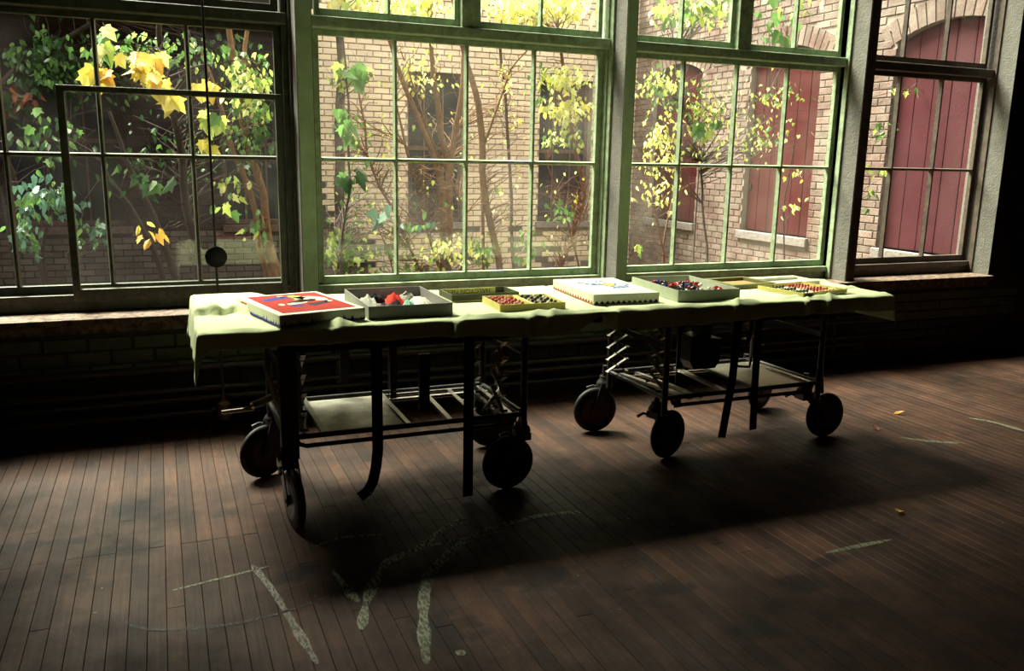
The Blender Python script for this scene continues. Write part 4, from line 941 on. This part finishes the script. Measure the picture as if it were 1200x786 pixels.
# 5 white box with blue drawing
r5 = lidbox('large white box with a blue line drawing and orange spot on its lid', 2.030, 3.702, math.radians(-3.5), .345, .515, .050, CARD_WHITE)
b_ = MB()
for L_ in ([(-.075, .05), (-.045, .075), (.0, .07), (.005, .03), (-.04, .015), (-.075, .05)], [(-.055, .085), (-.085, .12), (-.10, .10), (-.06, .07)], [(.02, -.04), (.06, -.02), (.105, -.03), (.10, -.075), (.05, -.085), (.02, -.04)],
           [(.01, .11), (.02, .15), (.035, .12), (.05, .15), (.055, .105)], [(.0, .03), (.02, -.04)], [(.01, -.10), (.03, -.06), (.04, -.10)], [(.10, -.03), (.135, .0), (.14, .04), (.11, .03)], [(.02, .07), (.06, .09), (.09, .06), (.06, .0)], [(-.03, .045), (.0, .04)], [(-.09, .045), (-.12, .08), (-.135, .075)]):
    stroke(b_, L_, .0505, .011)
b_.build('line_drawing', INK_LBLUE, r5)
inlay(r5, 'orange_spot', INK_ORANGE, blob(.035, .02, .038, .045, 9, .2, 0, 21), .050); inlay(r5, 'blue_patch', INK_LBLUE, blob(.07, -.055, .022, .018, 7, .2, 0, 22), .050); inlay(r5, 'blue_patch', INK_LBLUE, blob(-.035, .045, .018, .018, 7, .2, 0, 23), .050)
skyline(r5, .345, .515, INK_RED, .030, .015, .018, 5, 'l', tri=True); skyline(r5, .345, .515, INK_DK, .028, .014, .017, 5, 'f', tri=True)
# 6 sage open box with dark trinkets
A6 = (2.470, 3.655, math.radians(-4)); r6 = tray('sage grey open box full of dark red and blue trinkets', *A6, .345, .50, .056, CARD_SAGE)
R_ = Matrix.Rotation(A6[2], 3, 'Z')
for k, (lab, m, n_) in enumerate((('dark red trinket in the sage open box', BEAD_R, 26), ('black trinket in the sage open box', BEAD_K, 34), ('blue trinket in the sage open box', BEAD_B, 9), ('ivory trinket in the sage open box', BEAD_W, 3))):
    me = MB().lathe([(0, -.016), (.011, -.014), (.014, -.004), (.007, .004), (.011, .011), (.006, .018), (0, .019)], (0, 0, 0), (0, 0, 1), 9).mesh('trinket', m, smooth=True)
    for _ in range(n_):
        p = R_ @ Vector((random.uniform(-.13, .14), random.uniform(-.19, .17), 0)); o_ = link('trinket', me, None, (A6[0]+p.x, A6[1]+p.y, ZB+.020+random.uniform(0, .022)), (random.uniform(0, 3), random.uniform(0, 3), 0)); o_.scale = (random.uniform(.6, 1.05),)*3
        tag(o_, lab, 'trinket', ['dark red trinkets', 'black trinkets', 'blue trinkets', 'ivory trinkets'][k]+' in the sage box')
# 7 flat olive frame with orange interior
tray('flat dark olive box lid with a tan bottom behind the sage box', 2.955, 3.84, math.radians(4), .30, .27, .022, CARD_OLIVE, mi=flat('tan_card', (.42, .27, .10)), t=.028, name='box_lid')
# 8 yellow bead tray and its white lid
A8 = (3.135, 3.535, math.radians(10)); r8 = tray('yellow tray of dark green and red beads near the right end of the cloth', *A8, .35, .30, .022, CARD_YEL, name='bead_box', mi=CREAM, z=.001)
g_ = [(-.14+.026*i, -.10+.04*j) for i in range(5) for j in range(6)]
beadrow('dark green bead in the left half of the yellow tray on the right gurney', 'dark green beads in the yellow tray', *A8, [p for k, p in enumerate(g_) if k % 2], BEAD_DG, .010, .013)
beadrow('ivory bead in the left half of the yellow tray on the right gurney', 'ivory beads in the yellow tray', *A8, [p for k, p in enumerate(g_) if k % 2 == 0], BEAD_W, .006, .010)
g_ = [(.02+.026*i, -.10+.04*j) for i in range(5) for j in range(6)]
beadrow('dark red bead in the right half of the yellow tray on the right gurney', 'dark red beads in the yellow tray', *A8, [p for k, p in enumerate(g_) if k % 3], BEAD_R, .009, .013)
beadrow('pink bead in the right half of the yellow tray on the right gurney', 'pink beads in the yellow tray', *A8, [p for k, p in enumerate(g_) if k % 3 == 0], BEAD_P, .008, .013)
tray('shallow white box lid lying behind the yellow bead tray', 3.26, 3.81, math.radians(5), .34, .18, .020, CARD_WHITE, name='box_lid')
tag(MB().prism([(0, 0), (.05, 0), (.055, .035), (.0, .04)], lambda a, b, t: (3.325+a, 3.40+b, ZB+.004+t), .001).build('paper_tag', CREAM), 'small white paper tag by the corner of the right bead tray', 'paper')

# ------------------------------------------------------------------ hanging cord with disc and weight
hc = tag(empty('hanging_cord', (.255, 4.72, 0)), 'black cord with a round disc hanging in front of the left window, brown weight below', 'cord')
MB().tube([(0, 0, 3.5), (-.002, 0, 2.4), (0, 0, .97), (-.002, 0, .60), (0, 0, .20)], .0065, 8).build('cord', BLACK, hc, smooth=True)
MB().lathe([(0, -.006), (.050, -.006), (.056, 0), (.050, .006), (0, .006)], (0, -.012, .965), (0, 1, 0), 28).build('disc', RUBBER, hc, smooth=True)
MB().lathe([(0, .07), (.036, .07), (.040, .08), (.040, .155), (.042, .16), (.036, .17), (.015, .178), (.010, .20), (0, .20)], (0, 0, 0), (0, 0, 1), 20).build('weight', BRASS, hc, smooth=True)

# ------------------------------------------------------------------ marks and leaves on the floor
def ribbon(name, m, pts, wd, label, z=.0012):
    P = []
    for i in range(len(pts)-1):
        p0, p1, p2, p3 = [Vector((*pts[max(0, min(len(pts)-1, i+k))], 0)) for k in (-1, 0, 1, 2)]
        for s_ in range(6):
            t = s_/6; P.append(.5*((2*p1)+(p2-p0)*t+(2*p0-5*p1+4*p2-p3)*t*t+(3*p1-p0-3*p2+p3)*t**3))
    P.append(Vector((*pts[-1], 0))); vs = []
    for i, p in enumerate(P):
        d = (P[min(i+1, len(P)-1)]-P[max(i-1, 0)]).normalized(); n_ = Vector((-d.y, d.x, 0)); w_ = wd*(.5+.35*noise.noise(p*9))*min(1, .4+.3*min(i, len(P)-1-i))
        vs += [(p+n_*w_)+Vector((0, 0, z)), (p-n_*w_)+Vector((0, 0, z))]
    return MB().add(vs, [(2*i, 2*i+1, 2*i+3, 2*i+2) for i in range(len(P)-1)]).build(name, m, fl)
RB = [(CHALK, [(.661, 2.216), (.704, 2.391), (.766, 2.599), (.839, 2.757), (.972, 2.908), (1.118, 3.018), (1.29, 3.07), (1.459, 3.092), (1.61, 3.066)], .038),
 (CHALK, [(.519, 2.471), (.563, 2.614), (.637, 2.777), (.716, 2.903), (.851, 2.968), (1.0, 3.104), (1.116, 3.17)], .034),
 (CHALK_SOLID, [(.235, 3.05), (.28, 2.843), (.313, 2.62), (.337, 2.45), (.354, 2.331)], .026), (CHALK, [(.482, 3.126), (.59, 3.168), (.758, 3.141)], .02),
 (CHALK, [(.889, 2.978), (1.11, 2.995), (1.226, 3.005)], .018), (CHALK, [(.507, 2.907), (.532, 2.718), (.547, 2.65)], .03), (CHALK, [(2.348, 2.38), (2.513, 2.383), (2.695, 2.383)], .022),
 (CHALK, [(3.772, 3.39), (3.898, 3.268), (4.035, 3.19)], .03), (CHALK, [(4.5, 3.52), (4.57, 3.40), (4.588, 3.222)], .03), (CHALK, [(-.05, 2.95), (.1, 2.98), (.3, 3.02)], .012)]
for m, P, wd in RB: ribbon('paint_mark', m, P, wd, '')
ribbon('scuff_line', SCUFF, [(-.22, 2.85), (-.13, 2.72), (.05, 2.66), (.25, 2.66), (.45, 2.72), (.62, 2.80)], .018, ''); ribbon('scuff_line', SCUFF, [(1.62, 3.0), (1.66, 2.75), (1.62, 2.5), (1.59, 2.38)], .02, '')
MB().prism(blob(.776, 2.235, .022, .016, 9, .2, 0, 31), lambda a, b, t: (a, b, .0006+t), .001).build('paint_spot', CHALK_SOLID, fl)
R2 = random.Random(5)
for k in range(70):
    x_, y_ = R2.uniform(-.8, 5), R2.uniform(2.2, 4.7); MB().prism(blob(x_, y_, R2.uniform(.002, .006), R2.uniform(.002, .005), 6, .3, 0, k), lambda a, b, t: (a, b, .0004+t), .001).build('paint_spot', CHALK_SOLID, fl)
for k, (x_, y_, l_) in enumerate(((4.117, 3.739, 'dry leaf on the floor farthest right of the gurneys'), (3.764, 3.507, 'dry leaf on the floor just right of the last wheel'), (2.966, 2.587, 'dry leaf alone on the dark floor in front of the right gurney'))):
    vs, fs = leaf_geo(SMALL, .07, .5, .3); o_ = MB().add([(a, c_*.9, b) for a, b, c_ in vs], fs).build('dry_leaf', LM['o'] if k != 1 else LM['rd']); o_.location = (x_, y_, .003); o_.rotation_euler = (0, 0, k*2+1); tag(o_, l_, 'leaf')
